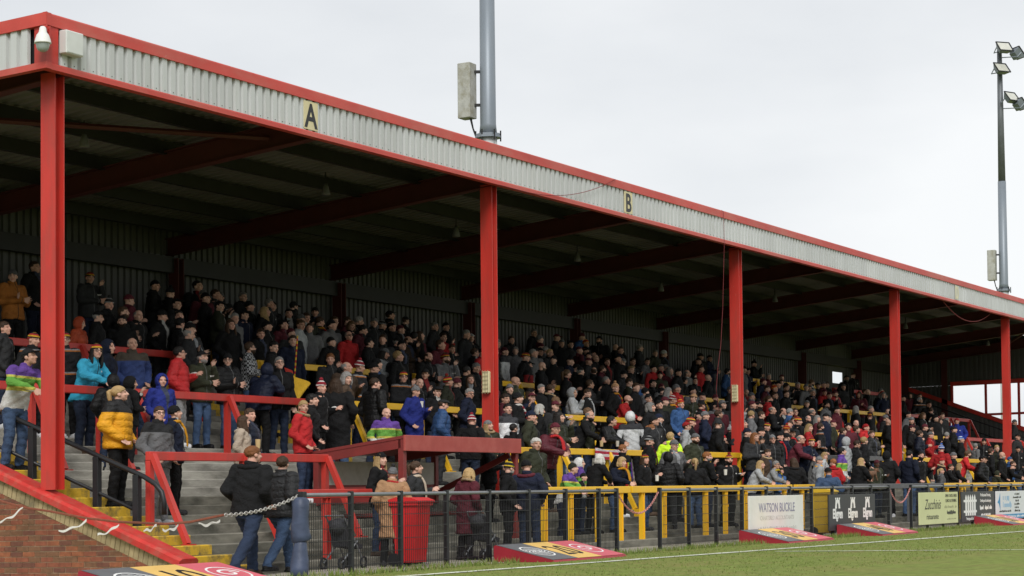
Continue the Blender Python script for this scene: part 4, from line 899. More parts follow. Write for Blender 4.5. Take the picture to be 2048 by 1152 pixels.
    n2 = N(t, 'ShaderNodeTexNoise'); n2.inputs['Scale'].default_value = 17; n2.inputs['Distortion'].default_value = 1.2; L(co.outputs['Object'], n2.inputs['Vector']); bp = N(t, 'ShaderNodeBump'); bp.inputs['Strength'].default_value = .7; bp.inputs['Distance'].default_value = .03
    L(n2.outputs['Fac'], bp.inputs['Height']); L(bp.outputs[0], b.inputs['Normal'])
    MATS[name] = M; return M
def skin(name, c, brow):
    M = bpy.data.materials.new(name); M.use_nodes = True; t = M.node_tree; b = t.nodes['Principled BSDF']; L = t.links.new
    b.inputs['Roughness'].default_value = .55; b.inputs['Subsurface Weight'].default_value = 0.0; b.inputs['Specular IOR Level'].default_value = .3
    a = N(t, 'ShaderNodeVertexColor', layer_name='face'); s_ = N(t, 'ShaderNodeSeparateColor'); L(a.outputs[0], s_.inputs[0])
    co = N(t, 'ShaderNodeTexCoord'); nz = N(t, 'ShaderNodeTexNoise'); nz.inputs['Scale'].default_value = 14; L(co.outputs['Object'], nz.inputs['Vector'])
    mb_ = N(t, 'ShaderNodeMixRGB'); mb_.inputs[1].default_value = (*c, 1); mb_.inputs[2].default_value = (c[0]*.92, c[1]*.72, c[2]*.66, 1); L(nz.outputs['Fac'], mb_.inputs[0]); cur = mb_.outputs[0]
    for i, cc in ((2, brow), (1, (c[0]*.72, c[1]*.36, c[2]*.36)), (0, (c[0]*.16, c[1]*.13, c[2]*.12))):
        m_ = N(t, 'ShaderNodeMixRGB'); m_.inputs[2].default_value = (*cc, 1); L(s_.outputs[i], m_.inputs[0]); L(cur, m_.inputs[1]); cur = m_.outputs[0]
    L(cur, b.inputs['Base Color']); return M
SKINS = [skin('skin_pale', (.60, .40, .315), (.12, .07, .045)), skin('skin_rosy', (.58, .36, .28), (.16, .10, .06)), skin('skin_tan', (.50, .315, .235), (.05, .03, .02))]
DARKSKIN = skin('skin_brown', (.12, .06, .038), (.02, .015, .01))
CC = {'k': ('black', (.0065, .0065, .0072)), 'd': ('charcoal', (.022, .0225, .024)), 'n': ('navy', (.0085, .0125, .030)), 'g': ('grey', (.13, .13, .135)), 'l': ('light grey', (.33, .34, .35)),
      'r': ('red', (.40, .020, .022)), 'm': ('maroon', (.085, .014, .022)), 'o': ('orange', (.36, .13, .025)), 'y': ('yellow', (.72, .33, .018)), 't': ('teal', (.03, .26, .40)),
      'b': ('blue', (.035, .085, .21)), 'u': ('royal blue', (.022, .035, .24)), 'v': ('olive green', (.028, .031, .018)), 'w': ('white', (.60, .61, .62)), 'c': ('beige', (.50, .41, .32)),
      'a': ('camel', (.50, .285, .15)), 'e': ('brown', (.070, .045, .030)), 'h': ('fluorescent yellow', (.50, .75, .03)), 'j': ('denim blue', (.055, .095, .18)), 'q': ('dark denim', (.018, .028, .055)), 'f': ('fiery orange red', (.36, .055, .02))}
KNIT = {'s': ('tricolour striped', (.30, .02, .02), (.02, .015, .015), (.50, .27, .02)), 'z': ('red and white striped', (.22, .015, .025), (.6, .58, .55), (.22, .015, .025)), 'i': ('black and grey striped', (.02, .02, .02), (.3, .3, .3), (.02, .02, .02)),
        'x': ('black and yellow striped', (.015, .015, .015), (.60, .42, .03), (.015, .015, .015)), 'R': ('red and amber', (.33, .02, .015), (.50, .22, .02), (.33, .02, .015)), 'W': ('blue and white', (.04, .10, .35), (.6, .62, .65), (.04, .10, .35))}
HAIR = {'m': ('light brown', (.115, .066, .035)), 'd': ('dark brown', (.030, .019, .013)), 'b': ('brown', (.050, .028, .016)), 'k': ('black', (.012, .010, .009)), 'g': ('grey', (.22, .21, .20)), 'w': ('white', (.55, .53, .49)), 'l': ('blonde', (.36, .24, .11)), 'r': ('ginger', (.22, .085, .03))}
SPECIAL = {'P': ('purple and green jersey', lambda: cloth('jersey_purple', (.13, .06, .30), (.14, .36, .06), 'band')), 'W': ('white and black jersey', lambda: cloth('jersey_white', (.62, .63, .64), (.04, .04, .045), 'yoke')),
           'K': ('checked shirt', lambda: cloth('plaid_shirt', (.02, .02, .022), (.42, .43, .44), 'plaid')), 'O': ('orange trimmed black jacket', lambda: cloth('trim_jacket', (.016, .016, .018), (.42, .14, .03), 'trim', c3=(.25, .25, .26))),
           'Y': ('bright yellow and black puffer jacket', lambda: cloth('yellow_puffer', (.74, .34, .016), (.015, .015, .016), 'yoke', rough=.6)), 'B': ('blue and brown jacket', lambda: cloth('two_tone_jacket', (.030, .050, .15), (.055, .045, .035), 'yoke')),
           'R': ('black jacket with red panels', lambda: cloth('red_black_jacket', (.34, .02, .022), (.015, .015, .016), 'yoke')), 'G': ('black and grey padded jacket', lambda: cloth('grey_black_jacket', (.10, .10, .105), (.014, .014, .015), 'yoke')), 'N': ('navy jacket', lambda: cloth('navy_maroon', (.012, .016, .032), (.014, .018, .04), 'yoke'))}
POSES = {'a': ('stand', 'arms down'), 'p': ('pocket', 'hands in pockets'), 'x': ('cross', 'arms folded'), 'c': ('cup', 'one forearm raised'), 'l': ('lean', 'leaning on a rail'), 'f': ('face', 'hand near face'), 'w': ('walk', 'walking')}
LIB = {}
def lib(key, fn):
    if key not in LIB: LIB[key] = fn()
    return LIB[key]
JT = {k: pose(v[0]) for k, v in POSES.items()}
HEADTOP = {k: JT[k]['head'].z+.122 for k in JT}
def setmat(o, M):
    o.data.materials.append(None) if not o.data.materials else None
    o.material_slots[0].link = 'OBJECT'; o.material_slots[0].material = M
def child(name, me, parent, M, mtx=None):
    o = bpy.data.objects.new(name, me); col.objects.link(o); o.parent = parent
    if mtx is not None: o.matrix_local = mtx
    setmat(o, M); return o
USED = {}
LABN = []
_CACHE = {}
def person(x, y, z, rz, scale, jk, hd, pz='a', tr=None, scarf=None, glasses=False, beard=False, rnd=None, cut=None, width=1.0, fur=False, dark=False, turn=None, hood=None, shoe=None, label=None, hairc=None, where=''):
    rnd = rnd or random
    J = JT[pz]; kind = POSES[pz][0]
    tn = turn if turn is not None else rnd.choice((-.75, -.45, -.2, .1, .4, .75)); tn = min((-.75, -.45, -.2, .1, .4, .75) if pz in 'pax' else (-.45, .1, .4), key=lambda q: abs(q-tn))
    me = lib(('body', pz, tn), lambda: body_mesh(J, tn, kind)); o = bpy.data.objects.new('person', me); col.objects.link(o)
    setmat(o, DARKSKIN if dark else rnd.choices(SKINS, (4, 4, 2))[0])
    o.location = (x, y, z+SL*x); o.rotation_euler = (rnd.gauss(0, .025), rnd.gauss(0, .03), rz); o.scale = (scale*width, scale*width, scale)
    cl, ty = jk[0], jk[1]; cut = {'j': 'jacket', 'p': 'puffer', 'c': 'coat', 's': 'jersey'}[ty]
    if cl in SPECIAL: cname, fn = SPECIAL[cl]; JM = fn(); jname = cname
    else:
        cname, c = CC[cl]; JM = cloth('cloth_%s_%s' % (cname.replace(' ', '_'), cut), c, rough=.55 if cut == 'puffer' else .85, zipc=((.02, .02, .02) if sum(c) > .25 else (.10, .10, .10)) if cut in ('jacket', 'puffer') else None); jname = cname+' '+{'jacket': 'jacket', 'puffer': 'puffer jacket', 'coat': 'long coat', 'jersey': 'top'}[cut]
    child(cut if cut != 'puffer' else 'puffer_jacket', lib((cut, pz), lambda: garment(J, kind, cut)), o, JM)
    tr = tr or rnd.choice('kkkqqjdn'); TM = cloth('trousers_'+CC[tr][0].replace(' ', '_'), CC[tr][1])
    child('trousers', lib(('legs', pz), lambda: legs_mesh(J)), o, TM)
    shoe = shoe or rnd.choice('kkkedw'); child('shoes', lib(('shoes', pz), lambda: shoes_mesh(J)), o, cloth('leather_'+CC[shoe][0], CC[shoe][1], rough=.6))
    H = head_frame(J, tn); hk, hv = hd[0], hd[1:] if len(hd) > 1 else ''
    hname = ''
    hc = HAIR[hairc or rnd.choice('bbkgbk')]; HMat = lambda h: cloth('hair_'+h[0], h[1], rough=.6)
    if hk in 'BQ':                    # beanie / bobble beanie
        if hv in KNIT: nme, c1, c2, c3 = KNIT[hv]; M = cloth('knit_'+nme.replace(' ', '_'), c1, c2, 'knit', c3=c3)
        else: nme, c1 = CC[hv]; M = cloth('knit_'+nme.replace(' ', '_'), c1)
        b = child('beanie', HM['beanie'], o, M, H); hname = nme+(' bobble hat' if hk == 'Q' else ' beanie')
        if hk == 'Q': child('bobble', HM['bobble'], b, cloth('bobble_'+nme.replace(' ', '_'), c1 if hv not in ('i', 'g', 'l') else (.03, .03, .03)))
        if hairc: child('hair', HM['long_hair'], o, HMat(hc), H @ Matrix.Scale(.97, 4)); hname += ' over long %s hair' % hc[0]
    elif hk == 'C' or hk == 'F':
        nme, c1 = CC[hv]; child('cap' if hk == 'C' else 'flat_cap', HM['cap' if hk == 'C' else 'flat_cap'], o, cloth('cap_'+nme.replace(' ', '_'), c1, rough=.8), H); hname = nme+(' cap' if hk == 'C' else ' flat cap')
        child('hair', HM['receding_hair'], o, HMat(hc), H)
    elif hk == 'H': child('hood', HM['hood_up'], o, JM, H); hname = 'hood up'
    elif hk == 'h': child('hair', HM['short_hair'], o, HMat(HAIR[hv]), H); hname = 'short %s hair' % HAIR[hv][0]
    elif hk == 'L': child('hair', HM['long_hair'], o, HMat(HAIR[hv]), H); hname = 'long %s hair' % HAIR[hv][0]
    elif hk == 'S': child('hair', HM['bobbed_hair'], o, HMat(HAIR[hv]), H); hname = 'bobbed %s hair' % HAIR[hv][0]
    elif hk == 'T': child('hair', HM['ponytail'], o, HMat(HAIR[hv]), H); hname = '%s ponytail' % HAIR[hv][0]
    elif hk == 'r': child('hair', HM['receding_hair'], o, HMat(HAIR[hv]), H); hname = 'receding %s hair' % HAIR[hv][0]
    elif hk == '0': hname = 'bald head'
    N0 = Matrix.Translation(J['head'])
    if scarf:
        if scarf in KNIT: nme, c1, c2, c3 = KNIT[scarf]; M = cloth('scarf_'+nme.replace(' ', '_'), c1, c2, 'vert')
        else: nme, c1 = CC[scarf]; M = cloth('scarf_'+nme.replace(' ', '_'), c1)
        child('scarf', HM['scarf'], o, M, N0)
    if fur: child('fur_collar', HM['fur_collar'], o, cloth('fur_beige', (.34, .24, .14)), N0)
    elif hk != 'H' and not scarf and cut != 'jersey' and rnd.random() < .5: child('hood', HM['hood_down'], o, JM if not hood else cloth('cloth_'+CC[hood][0]+'_jacket', CC[hood][1]), N0)
    elif hood: child('hood', HM['hood_down'], o, cloth('cloth_'+CC[hood][0]+'_jacket', CC[hood][1]), N0)
    if glasses: child('glasses', HM['glasses'], o, BLK, H)
    if beard: child('beard', HM['beard'], o, HMat(hc), H)
    o['category'] = 'person'; o['group'] = 'spectators at the terrace'
    o['label'] = label or ''; LABN.append((o, jname, hname, POSES[pz][1], where, scarf, glasses, beard, CC[tr][0]))
    return o
bays = ['under letter A', 'under letter B', 'past letter B', 'under the faded D', 'by the end wall']
def zone(x, y, z):
    bay = bays[max(0, min(4, int(x/SP)))]
    if y < -2.9: return 'on the walkway '+bay
    if y < -1.6: return 'at the front rail '+bay
    if y < .6: return 'low on terrace '+bay
    if y < 3.3: return 'midway up terrace '+bay
    if y < 5.6: return 'high on terrace '+bay
    return 'near back wall '+bay
PEOPLE = '''
29 535 oj Bg x tk R-10
71 520 kj hb p R10
175 540 dj Bs p
213 584 kj Qi p R20
258 584 mj Bm c
301 556 kj Bk p R35
339 565 kj Qk p
235 608 kj hb p R30
269 617 kj rg p R10 W1.08
249 629 ks hk p R-30 N-.45
155 632 fp H p h1.5 R20
395 559 kj hk p
425 576 dj hb p
413 581 kj Bk p R40
447 584 dj Cg p
428 599 vj Ck f R35
457 637 kc Lb p R-10
354 634 kj Ck p R35
381 641 dp Bk p
373 655 dj rg p R35
366 618 kj hk p
352 594 kj Ck c R20
33 694 Ps Ck l tj R-10
71 661 Oj Bs p tk R0
136 660 Oj Bs p G tk R-20
177 683 tj Bs l G tq ee R0 ok
217 676 nj H p R35
270 673 Bj rg p R-25 tq W1.08
361 690 rp hk p G tl R25
404 700 vj Ck f tj R-15
459 703 kp Bk x G R-10
499 681 Kj hb x G R30
219 745 kp H p Y1.2 R120
258 750 kj H f Y1.2 R60
327 745 uj H p Y1.15 R-10 W1.1
236 768 Yp Tl p Y-.28 R18 N.4 tk W1.14 ek
318 808 Gj Tb p Y-.95 R-5 N-.45 G tg el h1.5 ur
352 806 nj Bk p Y-.75 R30 tk sy h1.5
485 581 kj hg p
496 598 kj Bk p
530 595 dj hg p
533 611 kj Ll p R10
542 602 kj Ck p R-15
577 600 kj Ck p R30
583 615 kj Ck p
603 625 kj Bg p R40
615 623 vj hb p
632 611 kj Bk p R-20
641 632 ks hb x sR R20
490 618 nj Ck c
531 638 kj Bk p
572 637 mj Ck p
595 637 lj hk p R25
577 668 nj hb p R-25 N-.45
527 722 np H l R90 tk
556 711 kj hg p G tq ee R-30
541 680 kj hk p
698 640 kj hk p R-20
714 631 kj hg p
716 648 mj hk p
698 659 rj rg p G R-15
736 674 kj Ck p R20
744 632 dj Bg p
761 638 kj Bi p R20
785 642 kj Bk p
761 687 lj Qg p ok R15
790 676 kj Bk p
718 711 Oj Qz p R10
681 720 ej hb p R-15 W1.1
676 752 kc Lb p R110 tj Y.75
689 742 ej Sg p R30
757 713 bj Bk p R30
749 752 kp hb p R75 tq Y1.0
634 750 kj Qz c R15 Y.7
620 785 kj hk p R35 Y-.1
608 797 rj Tl p Y-.35 R15 tq un F
501 814 np hb p Y-.75 R20 h1.6 tq
485 828 cj Lb p Y-.85 R30 N.4 h1.55
772 813 Ps 0 p R-35 W1.12 Y-.05
795 700 kj hk p R10
492 888 kj hr w Y-3.0 R95 tq W1.2 ee
563 909 dp hb w Y-2.95 R85 tj W1.15
758 900 kj Bk c ol Y-2.6 R15 tq
779 921 ac Qg p Y-3.25 R130 tk sr
822 919 dc Tb c Y-3.0 R20 sc
931 942 mc Sl p Y-3.0 R70 tk F W1.1
1015 912 kj Qx p G Y-3.1 R25 tk D W1.05
1061 915 Nj Bk p Y-3.15 R110 um tq W1.12
1062 873 vj hw p Y-2.2 R-10 W1.15
980 906 kj Bi f Y-1.5 R20
975 837 vj Bg p ol F R-30 Y-.35
1029 850 kj hk p R80 G Y-.3
938 820 kj Qz p R95 Y-.2 W1.1
776 620 kj Ck p
786 640 kj hb p
810 631 kj Ck p
803 647 mj Bm p
826 661 kj hk p
792 674 kj Ck p R30
819 670 ej hb f D
794 700 kj hk p
845 702 kj hb p W1.1 R-10
870 642 dj hg p R20
895 642 kj Bk p
890 664 rj hb p
944 666 kj Cw p
901 686 kj hb p
949 694 kj hb p G R20
888 703 gj Bs p D
806 738 Oj Bs f G
833 754 kj hk f R-10
892 742 vj Qs p R25
915 752 kj Bm p R25
932 730 kj hk p R30
950 724 kj hg p
943 747 kj Lb p
828 768 uc Bg c R-10 Y1.15
866 771 kj Ck p R-10
878 797 bp Fd p R40 Y.35
930 774 nj hg p G R20 Y1.0 W1.1
755 720 kj Bk p
1010 691 Ws Bm p R20
1052 702 kj Bs p
1064 656 kj hg p
1078 694 kj Ck p
1095 696 dj hl p
1052 720 Rj Ck p R30 W1.1
1082 721 kj hb p R20
1026 751 vj 0 p W1.15 R-10
1056 773 kj Bk p ob sy
1030 781 kj Bk p R15 sz
1006 785 mj hb p R30
1018 804 Ws hk p R-15 W1.1
1051 817 vj Bn p R30 W1.1
1066 825 kj Bs p R20
1075 806 kj Sw p R40
1100 767 kj hb p G F R30
1111 791 kj hb c G R20
1128 737 kj hb p R30
1099 842 mp Bm l G sr R-15
1115 821 vj Lk f R-5 W1.1
1146 773 lj H f R25
1142 680 dj Ck p
1170 676 kj BR p
1200 671 kj Ck p
1177 703 kj hk p
1192 707 kj 0 p
1231 687 kj hk p R20
1240 693 kj hb p
1275 687 dj hg p R20
1311 698 vj hg p
1330 698 kj Bw p
1288 714 gj Ck p
1248 715 kj Cg p
1264 714 kj hb p
1159 732 kj Ck p
1182 732 kj hb p G
1195 729 mj hb p sm R20
1255 730 kj hb p R20
1238 737 dj Bk p
1338 731 kj 0 p R30 W1.15
1377 738 lj rg f
1397 704 kj Bk p
1419 709 nj Ck p
1449 735 bj hk p
1413 747 kj 0 p G
1387 753 kj hk p R-20
1366 753 kj Ck c R30
1179 757 kp hb p G R25
1168 776 kj hb p sw R30
1228 757 kj Qa p sR
1256 754 vj hb f sz
1278 759 bj Bk p G R-10
1304 757 kj Ck p
1321 764 gj Bm p R-10
1300 784 kj Bk p G
1342 788 vj Bz p sR
1360 790 bj QR p
1323 796 kj Bk p
1297 803 kc Sg p R20 W1.15
1244 788 rj 0 l D R10
1264 820 Ws H p R130 W1.05
1159 819 kj rg l R25
1173 813 vj hb p R20
1215 830 kp hk l R10
1305 847 kj Tr c R20
1322 824 kj Bn p R25
1308 828 dj Bk p
1370 842 lj Cr p R30
1378 830 kj Bs p
1388 786 vj Ca p
1427 786 kj Bm p sR
1442 797 bj Bg p R30
1405 801 kj Ck p sr R20
1436 818 dj hb p R20
1415 819 nj Bg p R30
1433 835 kc Bd p R40
1454 846 kj Qw p h1.35
1447 865 kj Qr p h1.2 R30
1387 863 vj Bg p D W1.15 R-10
1348 876 gj Bg c G R-25
1339 862 hj hk p R90
1298 868 kj Bi p sm R35
1131 922 Ps Bv l h1.25 Y-2.35 R0
1162 913 Ps H p h1.35 Y-2.2 R40
1155 943 kj Bk l h1.15 Y-2.25 R25
1190 905 kj Sw l Y-2.2 R70
1237 913 nj Sl l Y-2.2 R-10 sy
1240 889 ks hr p Y-1.5 R70
1290 905 kj Bs c ob Y-2.1 R10
1338 902 kp H p Y-2.0 R110
1387 925 kj Tl p h1.45 Y-2.2 R150
1412 902 kj hr f D Y-2.0 R50
1454 901 kj Qs c D Y-2.2 R-25 W1.2
1510 919 lj Ll l Y-2.25 R30
1531 900 ej hb p Y-1.5 R-20 F
1544 923 lj hg l G Y-2.2 R20 sx
1560 934 bj hb p h1.2 Y-2.1 R-10
1583 914 kc Lb p Y-2.0 R130
1633 910 lc Bg p sy Y-2.1 R35
1644 902 lj Ll p Y-1.7 R20
1665 916 rj hr p Y-2.0 R130
1655 932 jj Bk p Y-2.9 R120 W1.15
1685 893 Ps hk p Y-1.6 R15 W1.1
1717 914 kc Ll l F Y-2.2 R60
1708 879 kj hb p G Y-1 R-10
1723 872 kj hl p Y-.9 R35
1740 858 dp hb c R20
1754 917 vj Bm c K G Y-2.2 R-20
1776 900 kj H p Y-2.0 R110
1818 899 nj hk p D tj Y-2.3 R70
1838 901 kj hk c D Y-2.25 R-15
1882 909 kj Qr p F Y-2 R0
1884 935 gj Tl p h1.35 Y-2.2 R30
1895 929 kj hb l h1.5 Y-2.2 R30
1908 925 kj Ll l Y-2.2 R30
1925 899 rj hb l R25
1907 902 kj Bg p R30
1958 910 kp Ck p Y-2.3 R20 W1.3
2002 902 kj 0 c D Y-2.1 R20
1990 940 vj H l F Y-2.3 R50 h1.3
2021 913 bj Bb p Y-1.5
2021 921 kj hb l D Y-2.2 R15
2043 920 dj hg l Y-2.2 R20
1880 883 rj QW p
1857 861 rj Bg c R20
1835 859 np hb p R25
1891 863 kj hg p R30
1919 870 kj BW p
1965 874 kj Bk p
1992 889 vj hl l
1511 716 kj Qk p
1505 782 gj Bg p R30
1496 777 lj 0 p
1528 769 mj hb p
1553 767 kj BR p
1570 768 kj hb p
1598 763 dj hg p
1622 758 kj hb p
1615 769 kj hb p sR
1622 777 kj hg p
1639 764 kj Ck p
1644 776 rj Bm f
1658 781 kj Bm p
1674 778 rp Bm p
1691 750 kj Ck p
1708 745 kj hb p
1718 782 mj Lb p
1734 777 kj hk p R30
1764 780 kj Br p W1.1
1548 782 kj hb p R20
1536 790 rj hk p R30
1515 801 kj Ck p R30
1503 820 gj hb p G R30
1542 811 kj hb f R30
1562 814 kj hb p
1593 815 kj hb p G
1617 814 dj rg p R30
1611 829 kj rg p R20
1597 831 kj Bs p
1571 842 kj QR p R30
1649 802 gj hk p D
1677 821 kj hr c sr W1.1
1610 845 rj Ll p R20
1639 844 Oj hb p D R30
1531 842 kj Bs p
1514 851 kj Bk p
1492 853 kj Bn p R25
1507 863 dj Lr f
1544 866 kp Bg p G
1554 860 kj Bk p sr
1567 863 nj Bk p R20
1583 857 kj Ck p sr
1591 868 mj hb l G
1605 872 nj Bs l
1690 872 lj H p
1739 859 kp hb p
1773 837 kj hb p R30 W1.05
1738 824 kj Bs p G
1765 827 dj Bg p
1770 816 mj hb p
1712 838 rj hb p
1728 845 rj Br p
1840 793 Oj Bw p
1858 802 kj hb p
1860 814 kj hb p G
1875 835 gj Lb p R20
1915 834 uj Br p
1844 824 dj hb p
1822 849 kj Cm p
1790 850 mj hb p
1905 850 kj Bk p
1950 885 gj hg p
1976 895 kj hb p
2035 890 kj Bk p Y-.8
9 640 dj hb p R20
665 705 dj hb p
845 735 kj Ck p
985 730 kj hb p
1215 715 kj hb p
1460 770 dj Bg p
1470 800 lj Bg p
1490 735 nj hk p
1478 820 gj Bw p
1485 838 dj hg p
515 655 kj hb p
315 615 kj Bk p
195 620 kj Ck p
'''
rp_ = random.Random(21); placed = []
import zlib
for ln in PEOPLE.strip().splitlines():
    tk = ln.split(); px_, py_ = float(tk[0]), float(tk[1]); jk, hd = tk[2], tk[3]
    kw = dict(pz='p'); stat = None; Yo = None; yaw = None
    for q in tk[4:]:
        if len(q) == 1 and q in 'apxclfw': kw['pz'] = q
        elif q == 'G': kw['glasses'] = True
        elif q == 'D': kw['beard'] = True
        elif q == 'F': kw['fur'] = True
        elif q == 'K': kw['dark'] = True
        elif q[0] == 't': kw['tr'] = q[1]
        elif q[0] == 's': kw['scarf'] = q[1]
        elif q[0] == 'o': kw['hairc'] = q[1]
        elif q[0] == 'u': kw['hood'] = q[1]
        elif q[0] == 'e': kw['shoe'] = q[1]
        elif q[0] == 'R': yaw = float(q[1:])
        elif q[0] == 'h': stat = float(q[1:])
        elif q[0] == 'Y': Yo = float(q[1:])
        elif q[0] == 'W': kw['width'] = float(q[1:])
        elif q[0] == 'N': kw['turn'] = float(q[1:])
    prnd = random.Random(zlib.crc32(ln.encode())); kw['rnd'] = prnd
    if kw['pz'] == 'p' and not any(q == 'p' for q in tk[4:5]) : pass
    if kw['pz'] == 'p' and prnd.random() < .45 and Yo is None: kw['pz'] = prnd.choice('axaacf')
    if hd[0] in 'BQCF0rhH' and prnd.random() < .09 and hd[0] != 'H' and 'ok' not in tk: kw.setdefault('beard', True)
    if px_ > 560 and Yo is None and hd in ('hb', 'hk') and prnd.random() < .55: hd = prnd.choice(('hm', 'hd', 'hg', 'rg', 'rb', 'hm', 'hl', 'hr', '0', 'Sm', 'Ld', 'Tm'))
    ht = HEADTOP[kw['pz']]; hat = {'Q': .10, 'B': .035, 'C': .012, 'H': .03, 'F': .0}.get(hd[0], .012)
    hh = (stat or prnd.uniform(1.68, 1.78)); sc0 = hh/1.75
    top_ = (ht+hat)*sc0
    if Yo is None:
        X, Y, Z = unP(px_, py_, TA-.07+top_, TB)
        k = max(1, min(NST, round((Y*TB+TA)/RI-.5))); Y = stepY(k)+.18; Y = min(Y, 7.35)
        for Yr, xa, xb, _c, _l in BARRIERS:
            if xa-.2 < X < xb+.2 and Yr-.42 < Y < Yr+.22: Y = Yr+.24
    else: Y = Yo
    X, Y, Z = unY(px_, py_, Y); gz = groundz(Y-.05)
    s_ = (Z-gz)/(ht+hat); lo_, hi_ = ((.60, .86) if stat and stat < 1.42 else (.84, 1.12)); s_ = max(lo_, min(hi_, s_))
    if yaw is None: yaw = prnd.gauss(-6, 24) if prnd.random() < .86 else prnd.choice((-75, 60, 85, -60))
    if 5.6 < X < 9.5 and -2.3 < Y < -.5: Y = -.3
    placed.append((X, Y)); 
    kw.setdefault('width', prnd.uniform(.97, 1.1))
    person(X, Y, gz, math.radians(yaw), s_, jk, hd, where=zone(X, Y, gz), **kw)
# the rest of the crowd, seen only as heads and shoulders between the others
def low(me, ratio):
    o = bpy.data.objects.new('low', me); col.objects.link(o); d = o.modifiers.new('d', 'DECIMATE'); d.ratio = ratio
    dg = bpy.context.evaluated_depsgraph_get(); dg.update(); m_ = bpy.data.meshes.new_from_object(o.evaluated_get(dg)); bpy.data.objects.remove(o)
    n = len(m_.vertices); co = np.empty(3*n); m_.vertices.foreach_get('co', co); r_ = (co.reshape(-1, 3), [tuple(p.vertices) for p in m_.polygons]); bpy.data.meshes.remove(m_); return r_
LOW = {}
for pz in 'pa':
    J = JT[pz]
    for tn in (-.45, .1, .4):
        LOW['body', pz, tn] = low(lib(('body', pz, tn), lambda: body_mesh(J, tn, POSES[pz][0])), .10)
    LOW['jk', pz] = low(lib(('jacket', pz), lambda: garment(J, POSES[pz][0], 'jacket')), .06); LOW['legs', pz] = low(lib(('legs', pz), lambda: legs_mesh(J)), .05)
for k_ in ('beanie', 'short_hair', 'cap', 'long_hair'): LOW[k_] = low(HM[k_], .6 if k_ != 'long_hair' else .15)
cm = [SKINS[0], SKINS[1]]+[cloth('cloth_%s_jacket' % CC[c_][0].replace(' ', '_'), CC[c_][1]) for c_ in 'kdnvmgrb']+[cloth('hair_brown', HAIR['b'][1], rough=.6), cloth('hair_grey', HAIR['g'][1], rough=.6), cloth('knit_black', CC['k'][1]), cloth('knit_grey', CC['g'][1]), cloth('knit_maroon', CC['m'][1])]
V_, F_, I_ = [], [], []; off = 0; cr = random.Random(77); made = 0; tries = 0
while made < 115 and tries < 6000:
    tries += 1; X = cr.uniform(9.5, 59.5); k = cr.randint(8, 28); Y = stepY(k)+.18
    if any(a < X < b for a, b in ((9, 10), (24.2, 25.1), (35.2, 36.1), (49.3, 50.2))) or any((X-a)**2+((Y-b)*1.1)**2 < .42**2 for a, b in placed): continue
    if any(xa-.3 < X < xb+.3 and Yr-1.75 < Y < Yr+.02 for Yr, xa, xb, _c, _l in BARRIERS): continue
    if Y > 5.6 and (cr.random() < .6 or 48 < X < 56): continue
    if X < 15 and Y < 2.2: continue
    if X > 51 and cr.random() < .7: continue
    placed.append((X, Y)); made += 1; pz = cr.choice('pa'); tn = cr.choice((-.45, .1, .4)); H = np.array(head_frame(JT[pz], tn)); s_ = cr.uniform(.93, 1.06); a_ = math.radians(cr.gauss(-6, 26)); ca, sa = math.cos(a_)*s_, math.sin(a_)*s_; gz = groundz(Y)+SL*X
    hk = cr.choice(('beanie', 'short_hair', 'short_hair', 'cap', 'beanie', 'long_hair')); hm_ = cr.choice((12, 12, 13, 14)) if hk in ('beanie', 'cap') else cr.choice((10, 10, 11))
    for key, mi, M4 in ((('body', pz, tn), cr.choice((0, 1)), None), (('jk', pz), cr.choice((2, 2, 2, 3, 3, 4, 5, 6, 7, 8, 9)), None), (('legs', pz), cr.choice((2, 3, 4)), None), (hk, hm_, H)):
        co, fs = LOW[key]
        if M4 is not None: co = co @ M4[:3, :3].T+M4[:3, 3]
        V_.append(np.stack([co[:, 0]*ca-co[:, 1]*sa+X, co[:, 0]*sa+co[:, 1]*ca+Y, co[:, 2]*s_+gz], 1)); F_ += [tuple(i+off for i in f) for f in fs]; I_ += [mi]*len(fs); off += len(co)
cme = bpy.data.meshes.new('crowd'); cme.from_pydata(np.concatenate(V_).tolist(), [], F_)
for M in cm: cme.materials.append(M)
cme.polygons.foreach_set('material_index', I_); cme.polygons.foreach_set('use_smooth', [True]*len(F_))
co_ = bpy.data.objects.new('crowd', cme); col.objects.link(co_); co_['kind'] = 'stuff'; co_['label'] = 'dense dark clad crowd filling the gaps on the terrace'
# labels: garment, head, place; pose, glasses, beard or scarf are added where two would read the same
def mk(e, lvl):
    o, jn, hn, pn, wh, sf_, gl_, bd_, trn = e
    s_ = jn+', '+hn
    if lvl >= 1 and gl_: s_ += ', glasses'
    if lvl >= 1 and bd_ and not gl_: s_ += ', bearded'
    if lvl == 2: s_ += ', '+pn
    if lvl >= 3: s_ += ', %s trousers' % trn
    return s_+', '+wh
lv = {id(e): 0 for e in LABN}
for lvl in (1, 2, 3):
    cnt = {}
    for e in LABN: cnt.setdefault(mk(e, lv[id(e)]), []).append(e)
    for k_, es in cnt.items():
        if len(es) > 1:
            for e in es: lv[id(e)] = lvl
for e in LABN:
    s_ = mk(e, lv[id(e)])
    if len(s_.split()) > 16: s_ = mk(e, 1 if len(mk(e, 1).split()) <= 16 else 0)
    e[0]['label'] = s_
